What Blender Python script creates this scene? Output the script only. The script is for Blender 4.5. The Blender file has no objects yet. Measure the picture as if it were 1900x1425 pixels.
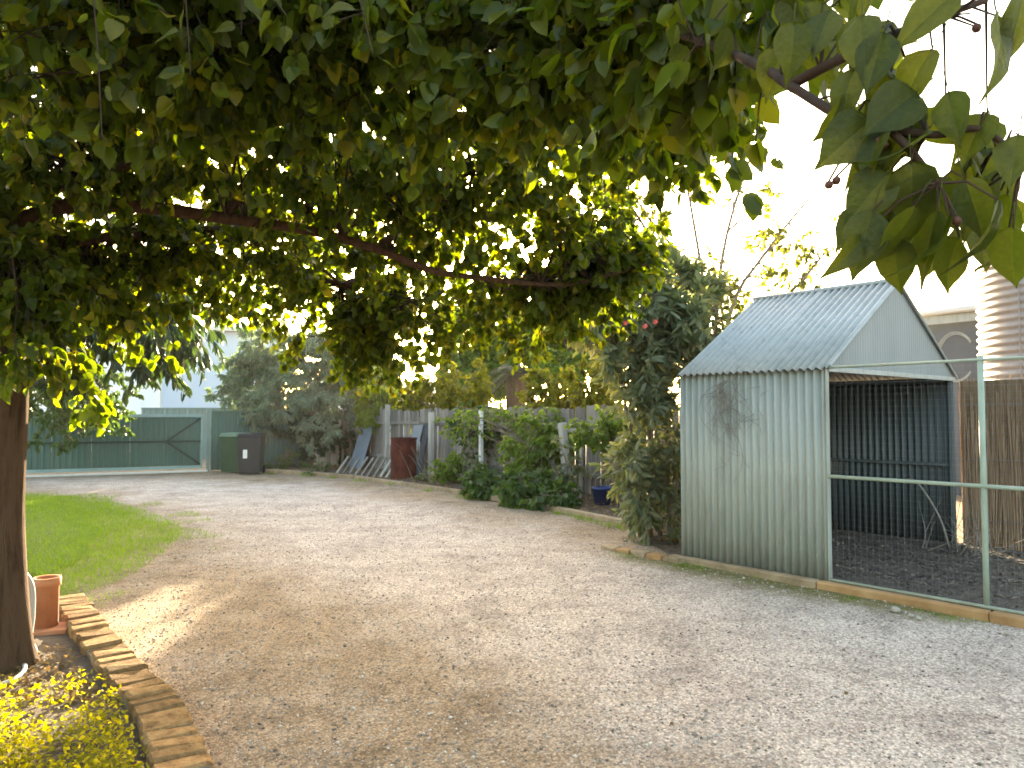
import bpy, math, random
import numpy as np
from mathutils import Vector, Matrix, noise

random.seed(7)
rng = np.random.default_rng(7)
R = math.radians
scene = bpy.context.scene
col = scene.collection

# ------------------------------------------------------------------ camera, sky, sun, exposure
W, H, F = 1900.0, 1425.0, 1380.0          # picture size the measurements were taken at, focal length in those pixels
CAM_H, PITCH = 1.476, 2.43
cam_d = bpy.data.cameras.new('camera'); cam = bpy.data.objects.new('camera', cam_d); col.objects.link(cam)
cam.location = (0, 0, CAM_H); cam.rotation_euler = (R(90 + PITCH), 0, 0)
cam_d.sensor_width = 36; cam_d.lens = 36 * F / W
cam_d.clip_start = 0.05; cam_d.clip_end = 2000
scene.camera = cam

SUN_EL, SUN_AZ = 9.2, -1.5                # degrees; azimuth measured from +Y towards +X
world = bpy.data.worlds.new('World'); scene.world = world; world.use_nodes = True
wn = world.node_tree
sky = wn.nodes.new('ShaderNodeTexSky'); sky.sky_type = 'NISHITA'; sky.sun_disc = False
sky.sun_elevation = R(SUN_EL); sky.sun_rotation = R(SUN_AZ)
sky.air_density = 1.0; sky.dust_density = 3.5; sky.ozone_density = 1.0
bg = wn.nodes['Background']; bg.inputs['Strength'].default_value = 0.15
wn.links.new(sky.outputs[0], bg.inputs['Color'])
sun_d = bpy.data.lights.new('sun', 'SUN'); sun = bpy.data.objects.new('sun', sun_d); col.objects.link(sun)
sun_d.energy = 4.6; sun_d.angle = R(0.6); sun_d.color = (1.0, 0.88, 0.66)
sd = Vector((math.sin(R(SUN_AZ)) * math.cos(R(SUN_EL)), math.cos(R(SUN_AZ)) * math.cos(R(SUN_EL)), math.sin(R(SUN_EL))))
sun.rotation_euler = sd.to_track_quat('Z', 'Y').to_euler(); sun.location = (0, 40, 30)
vs = scene.view_settings
vs.view_transform = 'Standard'; vs.look = 'None'; vs.gamma = 1; vs.exposure = 3.25; vs.use_curve_mapping = False
vs.use_white_balance = True; vs.white_balance_temperature = 7650; vs.white_balance_tint = 10
scene.cycles.use_denoising = True
scene.cycles.max_bounces = 8
scene.cycles.filter_width = 1.7

# ------------------------------------------------------------------ where a measured point of the photograph stands
_f = Vector((0, math.cos(R(PITCH)), math.sin(R(PITCH)))); _u = Vector((0, -math.sin(R(PITCH)), math.cos(R(PITCH))))
def ray(px, py):
    return _f + Vector((1, 0, 0)) * ((px - W / 2) / F) + _u * ((H / 2 - py) / F)
def U(px, py, Y):
    d = ray(px, py); return Vector((0, 0, CAM_H)) + d * (Y / d.y)
def G(px, py, z=0.0):
    d = ray(px, py); return Vector((0, 0, CAM_H)) + d * ((z - CAM_H) / d.z)

# ------------------------------------------------------------------ node helpers
def new_mat(name):
    m = bpy.data.materials.new(name); m.use_nodes = True
    nt = m.node_tree; b = nt.nodes['Principled BSDF']
    return m, nt, b
def nd(nt, t, **kw):
    n = nt.nodes.new(t)
    for k, v in kw.items():
        if hasattr(n, k): setattr(n, k, v)
        else: n.inputs[k].default_value = v
    return n
def ramp(nt, fac, stops):
    n = nt.nodes.new('ShaderNodeValToRGB'); e = n.color_ramp.elements
    while len(e) < len(stops): e.new(0.5)
    for i, (p, c) in enumerate(stops):
        e[i].position = p; e[i].color = (*c, 1) if len(c) == 3 else c
    nt.links.new(fac, n.inputs[0]); return n.outputs[0]
def mixc(nt, fac, a, b, mode='MIX'):
    n = nt.nodes.new('ShaderNodeMix'); n.data_type = 'RGBA'; n.blend_type = mode
    for sock, v in ((n.inputs[0], fac), (n.inputs[6], a), (n.inputs[7], b)):
        if isinstance(v, (int, float)): sock.default_value = v
        elif isinstance(v, tuple): sock.default_value = (*v, 1)
        else: nt.links.new(v, sock)
    return n.outputs[2]
def noise_tex(nt, scale, detail=4, rough=.6, vec=None, dist=0):
    n = nd(nt, 'ShaderNodeTexNoise'); n.inputs['Scale'].default_value = scale; n.inputs['Detail'].default_value = detail
    n.inputs['Roughness'].default_value = rough; n.inputs['Distortion'].default_value = dist
    if vec is not None: nt.links.new(vec, n.inputs['Vector'])
    return n.outputs[0]
def coords(nt, scale=(1, 1, 1), kind='Object'):
    t = nd(nt, 'ShaderNodeTexCoord'); mp = nd(nt, 'ShaderNodeMapping'); mp.inputs['Scale'].default_value = scale
    nt.links.new(t.outputs[kind], mp.inputs[0]); return mp.outputs[0]
def bump(nt, b, h, strength, dist=.01):
    n = nd(nt, 'ShaderNodeBump'); n.inputs['Strength'].default_value = strength; n.inputs['Distance'].default_value = dist
    nt.links.new(h, n.inputs['Height']); nt.links.new(n.outputs[0], b.inputs['Normal'])

def surf(name, c1, c2, rough=.7, scale=6, stretch=(1, 1, 1), bmp=.25, spec=.3, metal=0, c3=None, per_obj=0.0, bscale=None, bdist=.01):
    m, nt, b = new_mat(name)
    v = coords(nt, stretch)
    n1 = noise_tex(nt, scale, 6, .65, v)
    stops = [(.3, c1), (.68, c2)] if c3 is None else [(.25, c1), (.5, c2), (.72, c3)]
    c = ramp(nt, n1, stops)
    if per_obj:
        oi = nd(nt, 'ShaderNodeObjectInfo')
        k = ramp(nt, oi.outputs['Random'], [(0, (1 - per_obj,) * 3), (1, (1 + per_obj * .6,) * 3)])
        c = mixc(nt, 1.0, c, k, 'MULTIPLY')
    nt.links.new(c, b.inputs['Base Color'])
    b.inputs['Roughness'].default_value = rough; b.inputs['Metallic'].default_value = metal
    b.inputs['Specular IOR Level'].default_value = spec
    bump(nt, b, noise_tex(nt, bscale or scale * 4, 6, .7, v), bmp, bdist)
    return m

def leaf_mat(name, c1, c2, trans, tfac=.42, rough=.45, spec=.35, c3=None):
    m, nt, b = new_mat(name)
    g = nd(nt, 'ShaderNodeNewGeometry')
    oi = nd(nt, 'ShaderNodeObjectInfo')
    ad = nd(nt, 'ShaderNodeMath', operation='ADD'); fr = nd(nt, 'ShaderNodeMath', operation='FRACT')
    nt.links.new(g.outputs['Random Per Island'], ad.inputs[0]); nt.links.new(oi.outputs['Random'], ad.inputs[1]); nt.links.new(ad.outputs[0], fr.inputs[0])
    st = [(0, c1), (1, c2)] if c3 is None else [(0, c1), (.8, c2), (.97, c3)]
    c = ramp(nt, fr.outputs[0], st)
    n1 = noise_tex(nt, 9, 3, .6, coords(nt))
    c = mixc(nt, .35, c, mixc(nt, 1.0, c, ramp(nt, n1, [(.3, (.55, .6, .5)), (.7, (1.35, 1.3, 1.2))]), 'MULTIPLY'))
    nt.links.new(c, b.inputs['Base Color']); b.inputs['Roughness'].default_value = rough; b.inputs['Specular IOR Level'].default_value = spec
    t = nd(nt, 'ShaderNodeBsdfTranslucent')
    tc = mixc(nt, 1.0, c, trans, 'MULTIPLY'); nt.links.new(tc, t.inputs[0])
    mx = nd(nt, 'ShaderNodeMixShader'); mx.inputs[0].default_value = tfac
    nt.links.new(b.outputs[0], mx.inputs[1]); nt.links.new(t.outputs[0], mx.inputs[2])
    nt.links.new(mx.outputs[0], nt.nodes['Material Output'].inputs[0])
    return m

M = {}
M['sheet'] = surf('painted corrugated steel', (.28, .315, .285), (.37, .40, .37), .45, 1.4, (1, 1, .35), .08, .4)
M['roof_sheet'] = surf('weathered roof steel', (.28, .31, .305), (.37, .39, .385), .42, 1.3, (1, 1, .5), .08, .45)
M['gable'] = surf('shade toned gable steel', (.19, .215, .225), (.25, .275, .285), .55, 1.3, (1, 1, .5), .06, .35)  # front gable coloured darker than the roof to look shaded
M['shed_in'] = surf('shade darkened inner steel', (.05, .065, .07), (.085, .105, .11), .55, 1.6, (1, 1, .4), .1, .4)  # same coating as outside, darkened in colour for the shade indoors
M['gate'] = surf('green coated steel', (.026, .085, .07), (.04, .11, .092), .4, 1.2, (1, 1, .4), .05, .5)
M['gate_frame'] = surf('pale green gate rail', (.15, .24, .23), (.22, .32, .31), .45, 2, bmp=.05)
M['gate_brace'] = surf('dark gate brace', (.012, .03, .026), (.02, .045, .038), .5, 3, bmp=.05)
M['far_fence'] = surf('grey green fence steel', (.12, .18, .17), (.16, .23, .21), .5, 1, bmp=.05)
M['render_white'] = surf('white rendered wall', (.60, .64, .70), (.70, .73, .78), .85, .8, bmp=.05)
M['render_shaded'] = surf('white wall in shade tint', (.40, .48, .60), (.46, .53, .64), .8, .8, bmp=.05)  # bluish shade of one house face, put into the wall colour
M['roof_pale'] = surf('pale roof sheet', (.5, .52, .53), (.62, .63, .63), .5, .7, bmp=.05)
M['grey_wall'] = surf('grey wall', (.10, .112, .13), (.14, .152, .17), .8, 1, bmp=.05)
M['wood'] = surf('weathered grey paling', (.13, .115, .10), (.26, .235, .215), .9, 5, (6, 6, .6), .5, .15, per_obj=.35)
M['wood_pale'] = surf('pale weathered timber', (.28, .26, .23), (.42, .40, .36), .9, 5, (6, 6, .6), .4, .15, per_obj=.2)
M['wood_brown'] = surf('brown old timber', (.10, .065, .04), (.20, .14, .09), .9, 5, (6, 6, .6), .5, .15, per_obj=.2)
M['sleeper'] = surf('worn edging timber', (.20, .14, .085), (.42, .31, .20), .9, 4, (1, 1, 1), .6, .15, per_obj=.2)
M['sleeper_orange'] = surf('orange edging timber', (.30, .16, .07), (.46, .28, .14), .9, 4, (1, 1, 1), .6, .15, per_obj=.15)
M['brick'] = surf('weathered clay brick', (.10, .055, .026), (.34, .19, .08), .95, 16, (1, 1, 1), 1.0, .1, c3=(.46, .29, .14), per_obj=.4, bscale=60, bdist=.02)
M['mortar'] = surf('old mortar', (.16, .12, .09), (.26, .21, .16), .95, 20, bmp=.8)
M['bark'] = surf('rough brown bark', (.03, .017, .010), (.115, .065, .038), .95, 4, (7, 7, .9), 1.0, .1, c3=(.13, .085, .055), bdist=.03)
M['bark_thin'] = surf('dark twig bark', (.022, .014, .010), (.065, .038, .026), .9, 12, bmp=.5)
M['bark_pale'] = surf('pale shrub bark', (.12, .09, .07), (.26, .20, .16), .9, 8, (4, 4, 1), .6)
M['terracotta'] = surf('terracotta', (.32, .115, .05), (.45, .18, .085), .85, 5, bmp=.3, c3=(.52, .25, .14))
M['hose'] = surf('pale grey hose', (.36, .38, .36), (.52, .53, .50), .55, 6, bmp=.1)
M['rust'] = surf('rusted steel', (.030, .009, .007), (.085, .022, .014), .9, 4, (1, 1, .6), .6, .2, c3=(.15, .045, .018))
M['rust_dark'] = surf('dark rust', (.03, .01, .008), (.08, .025, .018), .9, 6, bmp=.4)
M['bin_dark'] = surf('charcoal plastic', (.009, .011, .014), (.017, .02, .024), .5, 3, bmp=.05)
M['bin_green'] = surf('green plastic', (.010, .045, .020), (.018, .06, .03), .5, 3, bmp=.05)
M['lid'] = surf('sun bleached green lid', (.07, .15, .10), (.15, .23, .17), .55, 4, bmp=.05)
M['white'] = surf('white paint', (.62, .62, .60), (.75, .75, .73), .7, 5, bmp=.1)
M['blue_pot'] = surf('blue plastic', (.015, .03, .10), (.03, .05, .16), .4, 4, bmp=.05)
M['grey_sheet'] = surf('dull grey sheet metal', (.12, .14, .165), (.19, .21, .24), .6, 2, bmp=.1)
M['dark_gap'] = surf('dark opening panel', (.03, .035, .045), (.05, .055, .065), .7, 3, bmp=.1)
M['tank'] = surf('galvanised tank steel', (.20, .19, .20), (.29, .275, .28), .55, 1.2, bmp=.05, metal=.15)
M['reed'] = surf('brushwood', (.16, .10, .062), (.36, .24, .155), .95, 10, (6, 6, .5), 1.0, .1, c3=(.46, .31, .19))
M['pipe_green'] = surf('green painted pipe', (.24, .32, .26), (.34, .42, .35), .5, 5, bmp=.1)
M['wire'] = surf('galvanised wire', (.16, .17, .17), (.24, .25, .25), .5, 5, metal=.4)
M['vine_dry'] = surf('dry vine twigs', (.15, .13, .11), (.28, .25, .21), .9, 12, bmp=.3)
M['pink'] = surf('red pink petals', (.55, .06, .05), (.75, .16, .12), .6, 8, bmp=.05)
M['fruit'] = surf('red brown fruit', (.06, .022, .016), (.14, .05, .03), .5, 20, bmp=.2)
M['stone_pale'] = surf('pale rock', (.26, .23, .19), (.40, .36, .31), .9, 10, bmp=.6)
M['concrete'] = surf('pale concrete', (.48, .47, .44), (.62, .60, .56), .9, 5, bmp=.3)
M['bed'] = surf('dark garden soil', (.045, .03, .022), (.12, .085, .06), .95, 9, bmp=1.0, c3=(.17, .125, .09), bscale=60, bdist=.02)
M['coop_soil'] = surf('dark run litter', (.05, .038, .03), (.12, .095, .075), .95, 9, bmp=1.0, c3=(.19, .15, .12), bscale=60, bdist=.02)
M['lawn_soil'] = surf('soil under grass', (.09, .115, .03), (.14, .155, .05), .95, 9, bmp=.8)
# foliage
M['pear_leaf'] = leaf_mat('pear leaf', (.032, .058, .006), (.078, .108, .012), (3.0, 2.7, .7), .52, .40, .36, c3=(.13, .13, .015))
M['pear_near'] = leaf_mat('near pear leaf', (.036, .054, .010), (.076, .090, .016), (3.0, 2.7, .8), .50, .42, .30)
def add_veins(m):
    nt = m.node_tree; b = nt.nodes['Principled BSDF']; src = b.inputs['Base Color'].links[0].from_socket
    tc = nd(nt, 'ShaderNodeTexCoord'); sx = nd(nt, 'ShaderNodeSeparateXYZ'); nt.links.new(tc.outputs['Object'], sx.inputs[0])
    def mth(op, a, b_=None, c_=None):
        n = nd(nt, 'ShaderNodeMath', operation=op)
        for i, q in enumerate((a, b_, c_)):
            if q is None: continue
            if isinstance(q, (int, float)): n.inputs[i].default_value = q
            else: nt.links.new(q, n.inputs[i])
        return n.outputs[0]
    ax = mth('ABSOLUTE', sx.outputs[0]); mid = mth('LESS_THAN', ax, .011)
    w = mth('SINE', mth('MULTIPLY', mth('MULTIPLY_ADD', ax, -.75, sx.outputs[1]), 52.0)); side = mth('MULTIPLY', mth('GREATER_THAN', w, .86), .35)
    v = mid
    lite = mixc(nt, 1.0, src, (2.6, 2.3, 2.6), 'MULTIPLY'); c = mixc(nt, mth('MULTIPLY', v, .35), src, lite)
    sp = ramp(nt, noise_tex(nt, 7, 5, .7, tc.outputs['Object']), [(.66, (0, 0, 0)), (.74, (1, 1, 1))])
    c = mixc(nt, mth('MULTIPLY', sp, .55), c, (.07, .045, .015)); nt.links.new(c, b.inputs['Base Color'])
    bump(nt, b, mth('MULTIPLY_ADD', noise_tex(nt, 9, 4, .6, tc.outputs['Object']), .6, mth('MULTIPLY', w, .015)), .25, .05)
add_veins(M['pear_near'])
M['leaf_sunlit'] = leaf_mat('leaf in sunlit tint', (.10, .14, .012), (.15, .18, .018), (1.9, 2.1, .6), .5, .45, .3)  # sunlight put into the leaf colour: lit, yellower copy of the foliage
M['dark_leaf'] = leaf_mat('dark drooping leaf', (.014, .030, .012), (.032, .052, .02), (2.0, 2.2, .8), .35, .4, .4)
M['acacia'] = leaf_mat('blue green feathery leaf', (.10, .15, .11), (.16, .21, .155), (1.6, 1.8, .9), .3, .55, .25)
M['oleander'] = leaf_mat('oleander leaf', (.085, .115, .068), (.18, .205, .135), (2.2, 2.1, .9), .35, .45, .3, c3=(.20, .20, .12))
M['hedge_y'] = leaf_mat('yellow sunlit hedge leaf', (.09, .115, .010), (.20, .195, .018), (2.4, 2.2, .8), .5, .5, .3)
M['light_leaf'] = leaf_mat('light green leaf', (.07, .13, .022), (.14, .20, .035), (2.3, 2.1, .8), .45, .45, .3)
M['sparse_leaf'] = leaf_mat('pale yellow leaf', (.06, .08, .014), (.12, .135, .03), (2.2, 2.0, .9), .5, .5, .3)
M['bush'] = leaf_mat('mid green bush leaf', (.030, .066, .016), (.065, .11, .028), (2.2, 2.1, .8), .4, .45, .35)
M['cover'] = leaf_mat('yellow green ground cover', (.14, .145, .010), (.30, .28, .022), (2.4, 2.2, .7), .55, .6, .12)
M['grass'] = leaf_mat('lawn grass', (.09, .18, .012), (.19, .29, .02), (2.0, 1.9, .5), .4, .5, .3)
M['palm'] = leaf_mat('grey green palm', (.05, .065, .045), (.09, .105, .07), (1.8, 1.7, .9), .3, .5, .3)
M['dry_leaf'] = leaf_mat('dry fallen leaf', (.10, .055, .02), (.28, .19, .08), (1.4, 1.2, .7), .25, .7, .2)

def weather(m, dirt, rust, base_h=.30, streak=.5):
    nt = m.node_tree; b = nt.nodes['Principled BSDF']; src = b.inputs['Base Color'].links[0].from_socket
    v = coords(nt, (1, 1, .12)); v1 = coords(nt)
    st = ramp(nt, noise_tex(nt, 9, 6, .7, v), [(.50, (0, 0, 0)), (.72, (1, 1, 1))])
    c = mixc(nt, streak, src, mixc(nt, st, src, dirt))
    if base_h:
        tc = nd(nt, 'ShaderNodeTexCoord'); sx = nd(nt, 'ShaderNodeSeparateXYZ'); nt.links.new(tc.outputs['Object'], sx.inputs[0])
        mr = nd(nt, 'ShaderNodeMapRange'); nt.links.new(sx.outputs[2], mr.inputs[0]); mr.inputs[1].default_value = base_h; mr.inputs[2].default_value = .02
        n = nd(nt, 'ShaderNodeMath', operation='MULTIPLY'); nt.links.new(mr.outputs[0], n.inputs[0]); nt.links.new(noise_tex(nt, 14, 6, .75, v1), n.inputs[1])
        c = mixc(nt, n.outputs[0], c, dirt)
    sp = ramp(nt, noise_tex(nt, 5, 8, .8, v1), [(.67, (0, 0, 0)), (.75, (1, 1, 1))])
    c = mixc(nt, sp, c, rust); nt.links.new(c, b.inputs['Base Color'])
weather(M['sheet'], (.16, .15, .11), (.17, .13, .09)); weather(M['roof_sheet'], (.17, .19, .18), (.16, .15, .13), 0, .6)
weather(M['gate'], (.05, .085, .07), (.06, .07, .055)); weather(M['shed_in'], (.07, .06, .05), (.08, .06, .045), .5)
weather(M['tank'], (.22, .18, .15), (.24, .17, .12), 0, .6); weather(M['pipe_green'], (.20, .19, .14), (.16, .12, .08))
def stone_mat():
    m, nt, b = new_mat('loose gravel')
    g = nd(nt, 'ShaderNodeNewGeometry')
    c = ramp(nt, g.outputs['Random Per Island'], [(0, (.11, .09, .07)), (.45, (.32, .265, .215)), (.8, (.52, .45, .385)), (.98, (.66, .59, .51))])
    nt.links.new(c, b.inputs['Base Color']); b.inputs['Roughness'].default_value = .9; b.inputs['Specular IOR Level'].default_value = .2
    return m
M['stones'] = stone_mat()

def ground_mat():
    m, nt, b = new_mat('gravel drive')
    v = coords(nt)
    at = nd(nt, 'ShaderNodeVertexColor'); at.layer_name = 'mask'
    sp = nd(nt, 'ShaderNodeSeparateColor'); nt.links.new(at.outputs[0], sp.inputs[0])
    big = noise_tex(nt, .8, 6, .62, v, .4); mid = noise_tex(nt, 4.5, 6, .7, v)
    def addm(a, bb, k):
        x = nd(nt, 'ShaderNodeMath', operation='MULTIPLY_ADD'); nt.links.new(bb, x.inputs[0]); x.inputs[1].default_value = k
        nt.links.new(a, x.inputs[2]); return x.outputs[0]
    gr = addm(addm(sp.outputs[0], big, 1.3), mid, .7)          # gravel share, broken up by noise
    gfac = ramp(nt, gr, [(.0, (0, 0, 0)), (1.0, (1, 1, 1))])
    mr = nd(nt, 'ShaderNodeMapRange'); nt.links.new(gr, mr.inputs[0]); mr.inputs[1].default_value = 1.0; mr.inputs[2].default_value = 1.75
    dirt = ramp(nt, noise_tex(nt, 2.2, 7, .7, v), [(.3, (.22, .15, .095)), (.5, (.36, .26, .175)), (.7, (.45, .34, .24))])
    grav = ramp(nt, noise_tex(nt, 1.5, 6, .7, v, .3), [(.3, (.39, .32, .28)), (.5, (.56, .47, .405)), (.7, (.66, .57, .50))])
    c = mixc(nt, mr.outputs[0], dirt, grav)
    vo = nd(nt, 'ShaderNodeTexVoronoi'); vo.inputs['Scale'].default_value = 70; nt.links.new(v, vo.inputs['Vector'])
    vs_ = ramp(nt, vo.outputs['Color'], [(.1, (.42, .40, .38)), (.5, (1, 1, 1)), (.9, (1.5, 1.48, 1.42))])
    c = mixc(nt, .75, c, mixc(nt, 1.0, c, vs_, 'MULTIPLY'))
    vd = ramp(nt, vo.outputs['Distance'], [(.25, (1, 1, 1)), (.62, (.45, .42, .4))])
    c = mixc(nt, .5, c, mixc(nt, 1.0, c, vd, 'MULTIPLY'))
    sp2 = ramp(nt, noise_tex(nt, 42, 3, .6, v), [(.32, (.30, .28, .26)), (.44, (1, 1, 1)), (.62, (1, 1, 1)), (.75, (1.4, 1.38, 1.33))])
    c = mixc(nt, .5, c, mixc(nt, 1.0, c, sp2, 'MULTIPLY'))
    n3 = noise_tex(nt, 3.2, 8, .78, v)
    pt = ramp(nt, n3, [(.36, (.66, .64, .63)), (.52, (1.1, 1.1, 1.1))])
    c = mixc(nt, .5, c, mixc(nt, 1.0, c, pt, 'MULTIPLY'))
    mo = addm(sp.outputs[1], noise_tex(nt, 7, 7, .75, v), .9)
    mm = nd(nt, 'ShaderNodeMapRange'); nt.links.new(mo, mm.inputs[0]); mm.inputs[1].default_value = .86; mm.inputs[2].default_value = 1.35
    moss = ramp(nt, noise_tex(nt, 25, 4, .7, v), [(.3, (.085, .08, .022)), (.7, (.19, .165, .06))])
    c = mixc(nt, mm.outputs[0], c, moss)
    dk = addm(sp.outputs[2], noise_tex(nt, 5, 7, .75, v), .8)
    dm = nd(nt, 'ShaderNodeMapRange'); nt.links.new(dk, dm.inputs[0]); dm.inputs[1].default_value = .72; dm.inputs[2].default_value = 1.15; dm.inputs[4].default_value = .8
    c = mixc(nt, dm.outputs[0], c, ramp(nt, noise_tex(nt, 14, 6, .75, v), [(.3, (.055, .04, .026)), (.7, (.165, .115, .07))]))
    nt.links.new(c, b.inputs['Base Color']); b.inputs['Roughness'].default_value = .95; b.inputs['Specular IOR Level'].default_value = .15
    ad = nd(nt, 'ShaderNodeMath', operation='SUBTRACT'); nt.links.new(noise_tex(nt, 30, 6, .75, v), ad.inputs[0]); nt.links.new(vo.outputs['Distance'], ad.inputs[1])
    bump(nt, b, ad.outputs[0], .8, .008)
    return m
M['ground'] = ground_mat()

# ------------------------------------------------------------------ mesh helpers
class MB:
    def __init__(s): s.v = []; s.f = []
    def add(s, vs, fs):
        o = len(s.v); s.v += [tuple(x) for x in vs]; s.f += [tuple(i + o for i in f) for f in fs]
    def box(s, c, size, rot=None, jit=0, taper=1.0):
        hx, hy, hz = size[0] / 2, size[1] / 2, size[2] / 2
        vs = []
        for z in (-hz, hz):
            k = taper if z > 0 else 1
            for x, y in ((-hx, -hy), (hx, -hy), (hx, hy), (-hx, hy)):
                p = Vector((x * k + random.uniform(-jit, jit), y * k + random.uniform(-jit, jit), z + random.uniform(-jit, jit)))
                if rot is not None: p = rot @ p
                vs.append(p + Vector(c))
        s.add(vs, [(3, 2, 1, 0), (4, 5, 6, 7), (0, 1, 5, 4), (1, 2, 6, 5), (2, 3, 7, 6), (3, 0, 4, 7)])
    def bevbox(s, c, size, bev, rot=None, jit=0):          # box with chamfered edges: 24 corners
        h = [a / 2 for a in size]; vs = []; idx = {}
        for sx in (-1, 1):
            for sy in (-1, 1):
                for sz in (-1, 1):
                    for ax in range(3):
                        p = Vector((sx * (h[0] - bev), sy * (h[1] - bev), sz * (h[2] - bev)))
                        p[ax] = (sx, sy, sz)[ax] * h[ax]
                        p += Vector([random.uniform(-jit, jit) for _ in range(3)])
                        if rot is not None: p = rot @ p
                        idx[(sx, sy, sz, ax)] = len(vs); vs.append(p + Vector(c))
        fs = []
        for ax in range(3):
            a, b = [(1, 2), (2, 0), (0, 1)][ax]
            for sg in (-1, 1):
                q = []
                for sa, sb in ((-1, -1), (1, -1), (1, 1), (-1, 1)):
                    k = [0, 0, 0]; k[ax] = sg; k[a] = sa; k[b] = sb; q.append(idx[(*k, ax)])
                fs.append(q if sg > 0 else q[::-1])
        for ax in range(3):
            a, b = [(1, 2), (2, 0), (0, 1)][ax]
            for sa in (-1, 1):
                for sb in (-1, 1):
                    k0 = [0, 0, 0]; k0[a] = sa; k0[b] = sb; k1 = list(k0); k0[ax] = -1; k1[ax] = 1
                    q = [idx[(*k0, a)], idx[(*k1, a)], idx[(*k1, b)], idx[(*k0, b)]]
                    fs.append(q if sa * sb < 0 else q[::-1])
        for sx in (-1, 1):
            for sy in (-1, 1):
                for sz in (-1, 1):
                    t = [idx[(sx, sy, sz, i)] for i in range(3)]
                    fs.append(t if sx * sy * sz > 0 else t[::-1])
        s.add(vs, fs)
    def tube(s, pts, rad, n=8, cap=True, lump=0):
        pts = [Vector(p) for p in pts]
        if isinstance(rad, (int, float)): rad = [rad] * len(pts)
        rings = []; prev = None
        for i, p in enumerate(pts):
            t = (pts[min(i + 1, len(pts) - 1)] - pts[max(i - 1, 0)]).normalized()
            if prev is None:
                a = Vector((0, 0, 1)) if abs(t.z) < .9 else Vector((1, 0, 0)); x = t.cross(a).normalized()
            else:
                x = (prev - t * prev.dot(t)).normalized()
            prev = x; y = t.cross(x); ring = []
            for k in range(n):
                a = 2 * math.pi * k / n; r = rad[i] * (1 + (random.uniform(-lump, lump) if lump else 0))
                ring.append(p + x * (math.cos(a) * r) + y * (math.sin(a) * r))
            rings.append(ring)
        vs = [v for r in rings for v in r]; fs = []
        for i in range(len(pts) - 1):
            for k in range(n):
                fs.append((i * n + k, i * n + (k + 1) % n, (i + 1) * n + (k + 1) % n, (i + 1) * n + k))
        if cap:
            fs.append(tuple(range(n))[::-1]); fs.append(tuple((len(pts) - 1) * n + k for k in range(n)))
        s.add(vs, fs)
    def lathe(s, prof, n=24, c=(0, 0, 0)):
        vs = []; fs = []
        for r, z in prof:
            for k in range(n):
                a = 2 * math.pi * k / n; vs.append((c[0] + r * math.cos(a), c[1] + r * math.sin(a), c[2] + z))
        for i in range(len(prof) - 1):
            for k in range(n):
                fs.append((i * n + k, i * n + (k + 1) % n, (i + 1) * n + (k + 1) % n, (i + 1) * n + k))
        s.add(vs, fs)
    def build(s, name, mat, parent=None, smooth=False):
        me = bpy.data.meshes.new(name); me.from_pydata(s.v, [], s.f); me.update()
        me.materials.append(mat)
        if smooth: me.shade_smooth()
        return link(name, me, parent)

def link(name, me, parent=None):
    o = bpy.data.objects.new(name, me); col.objects.link(o)
    if parent is not None:
        o.parent = parent; o.matrix_parent_inverse = parent.matrix_basis.inverted()   # shapes are given in world space
    return o
def thing(name, loc, label, cat, group=None, rz=0):
    o = bpy.data.objects.new(name, None); o.empty_display_size = .1; col.objects.link(o)
    o.location = loc; o.rotation_euler = (0, 0, rz); return tag(o, label, cat, group)
def tag(o, label=None, cat=None, group=None, kind=None):
    for k, v in (('label', label), ('category', cat), ('group', group), ('kind', kind)):
        if v: o[k] = v
    return o
def structure(o): o['kind'] = 'structure'; return o
def stuff(o): o['kind'] = 'stuff'; return o

def smooth_path(pts, k=4):
    pts = [Vector(p) for p in pts]; out = []
    for i in range(len(pts) - 1):
        p0 = pts[max(i - 1, 0)]; p1 = pts[i]; p2 = pts[i + 1]; p3 = pts[min(i + 2, len(pts) - 1)]
        for j in range(k):
            t = j / k
            out.append(.5 * ((2 * p1) + (p2 - p0) * t + (2 * p0 - 5 * p1 + 4 * p2 - p3) * t * t + (3 * p1 - p0 - 3 * p2 + p3) * t ** 3))
    out.append(pts[-1]); return out

# leaf shapes: x across, y along, z out of the leaf
def tpl(half, fold=.25, curl=.12):
    """half: outline points (x, y) of one half from stem to tip"""
    v = [(0, y, -curl * y * y) for x, y in half]; n = len(half)
    v = list(v)
    for sgn in (1, -1):
        v += [(sgn * x, y + .02, fold * x - curl * y * y) for x, y in half[1:-1]]
    f = []
    for s_ in range(2):
        o = n + s_ * (n - 2)
        tr = [(0, o, 1)]
        for i in range(n - 3):
            tr += [(1 + i, o + i, o + i + 1), (1 + i, o + i + 1, 2 + i)]
        tr += [(n - 2, o + n - 3, n - 1)]
        f += tr if s_ == 0 else [t[::-1] for t in tr]
    return np.array(v, float), np.array(f, int)
HEART = tpl([(0, 0), (.33, .08), (.42, .36), (.27, .70), (0, 1.0)], .3, .15)
NARROW = tpl([(0, 0), (.085, .35), (.07, .7), (0, 1.0)], .3, .12)
WISP = tpl([(0, 0), (.14, .3), (.12, .7), (0, 1.0)], .3, .2)
OVAL = tpl([(0, 0), (.26, .3), (.22, .7), (0, 1.0)], .3, .15)
BLADE = (np.array([(-.05, 0, 0), (.05, 0, 0), (.035, .55, .05), (-.035, .55, .05), (0, 1, .2)], float), np.array([(0, 1, 2), (0, 2, 3), (3, 2, 4)]))
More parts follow.
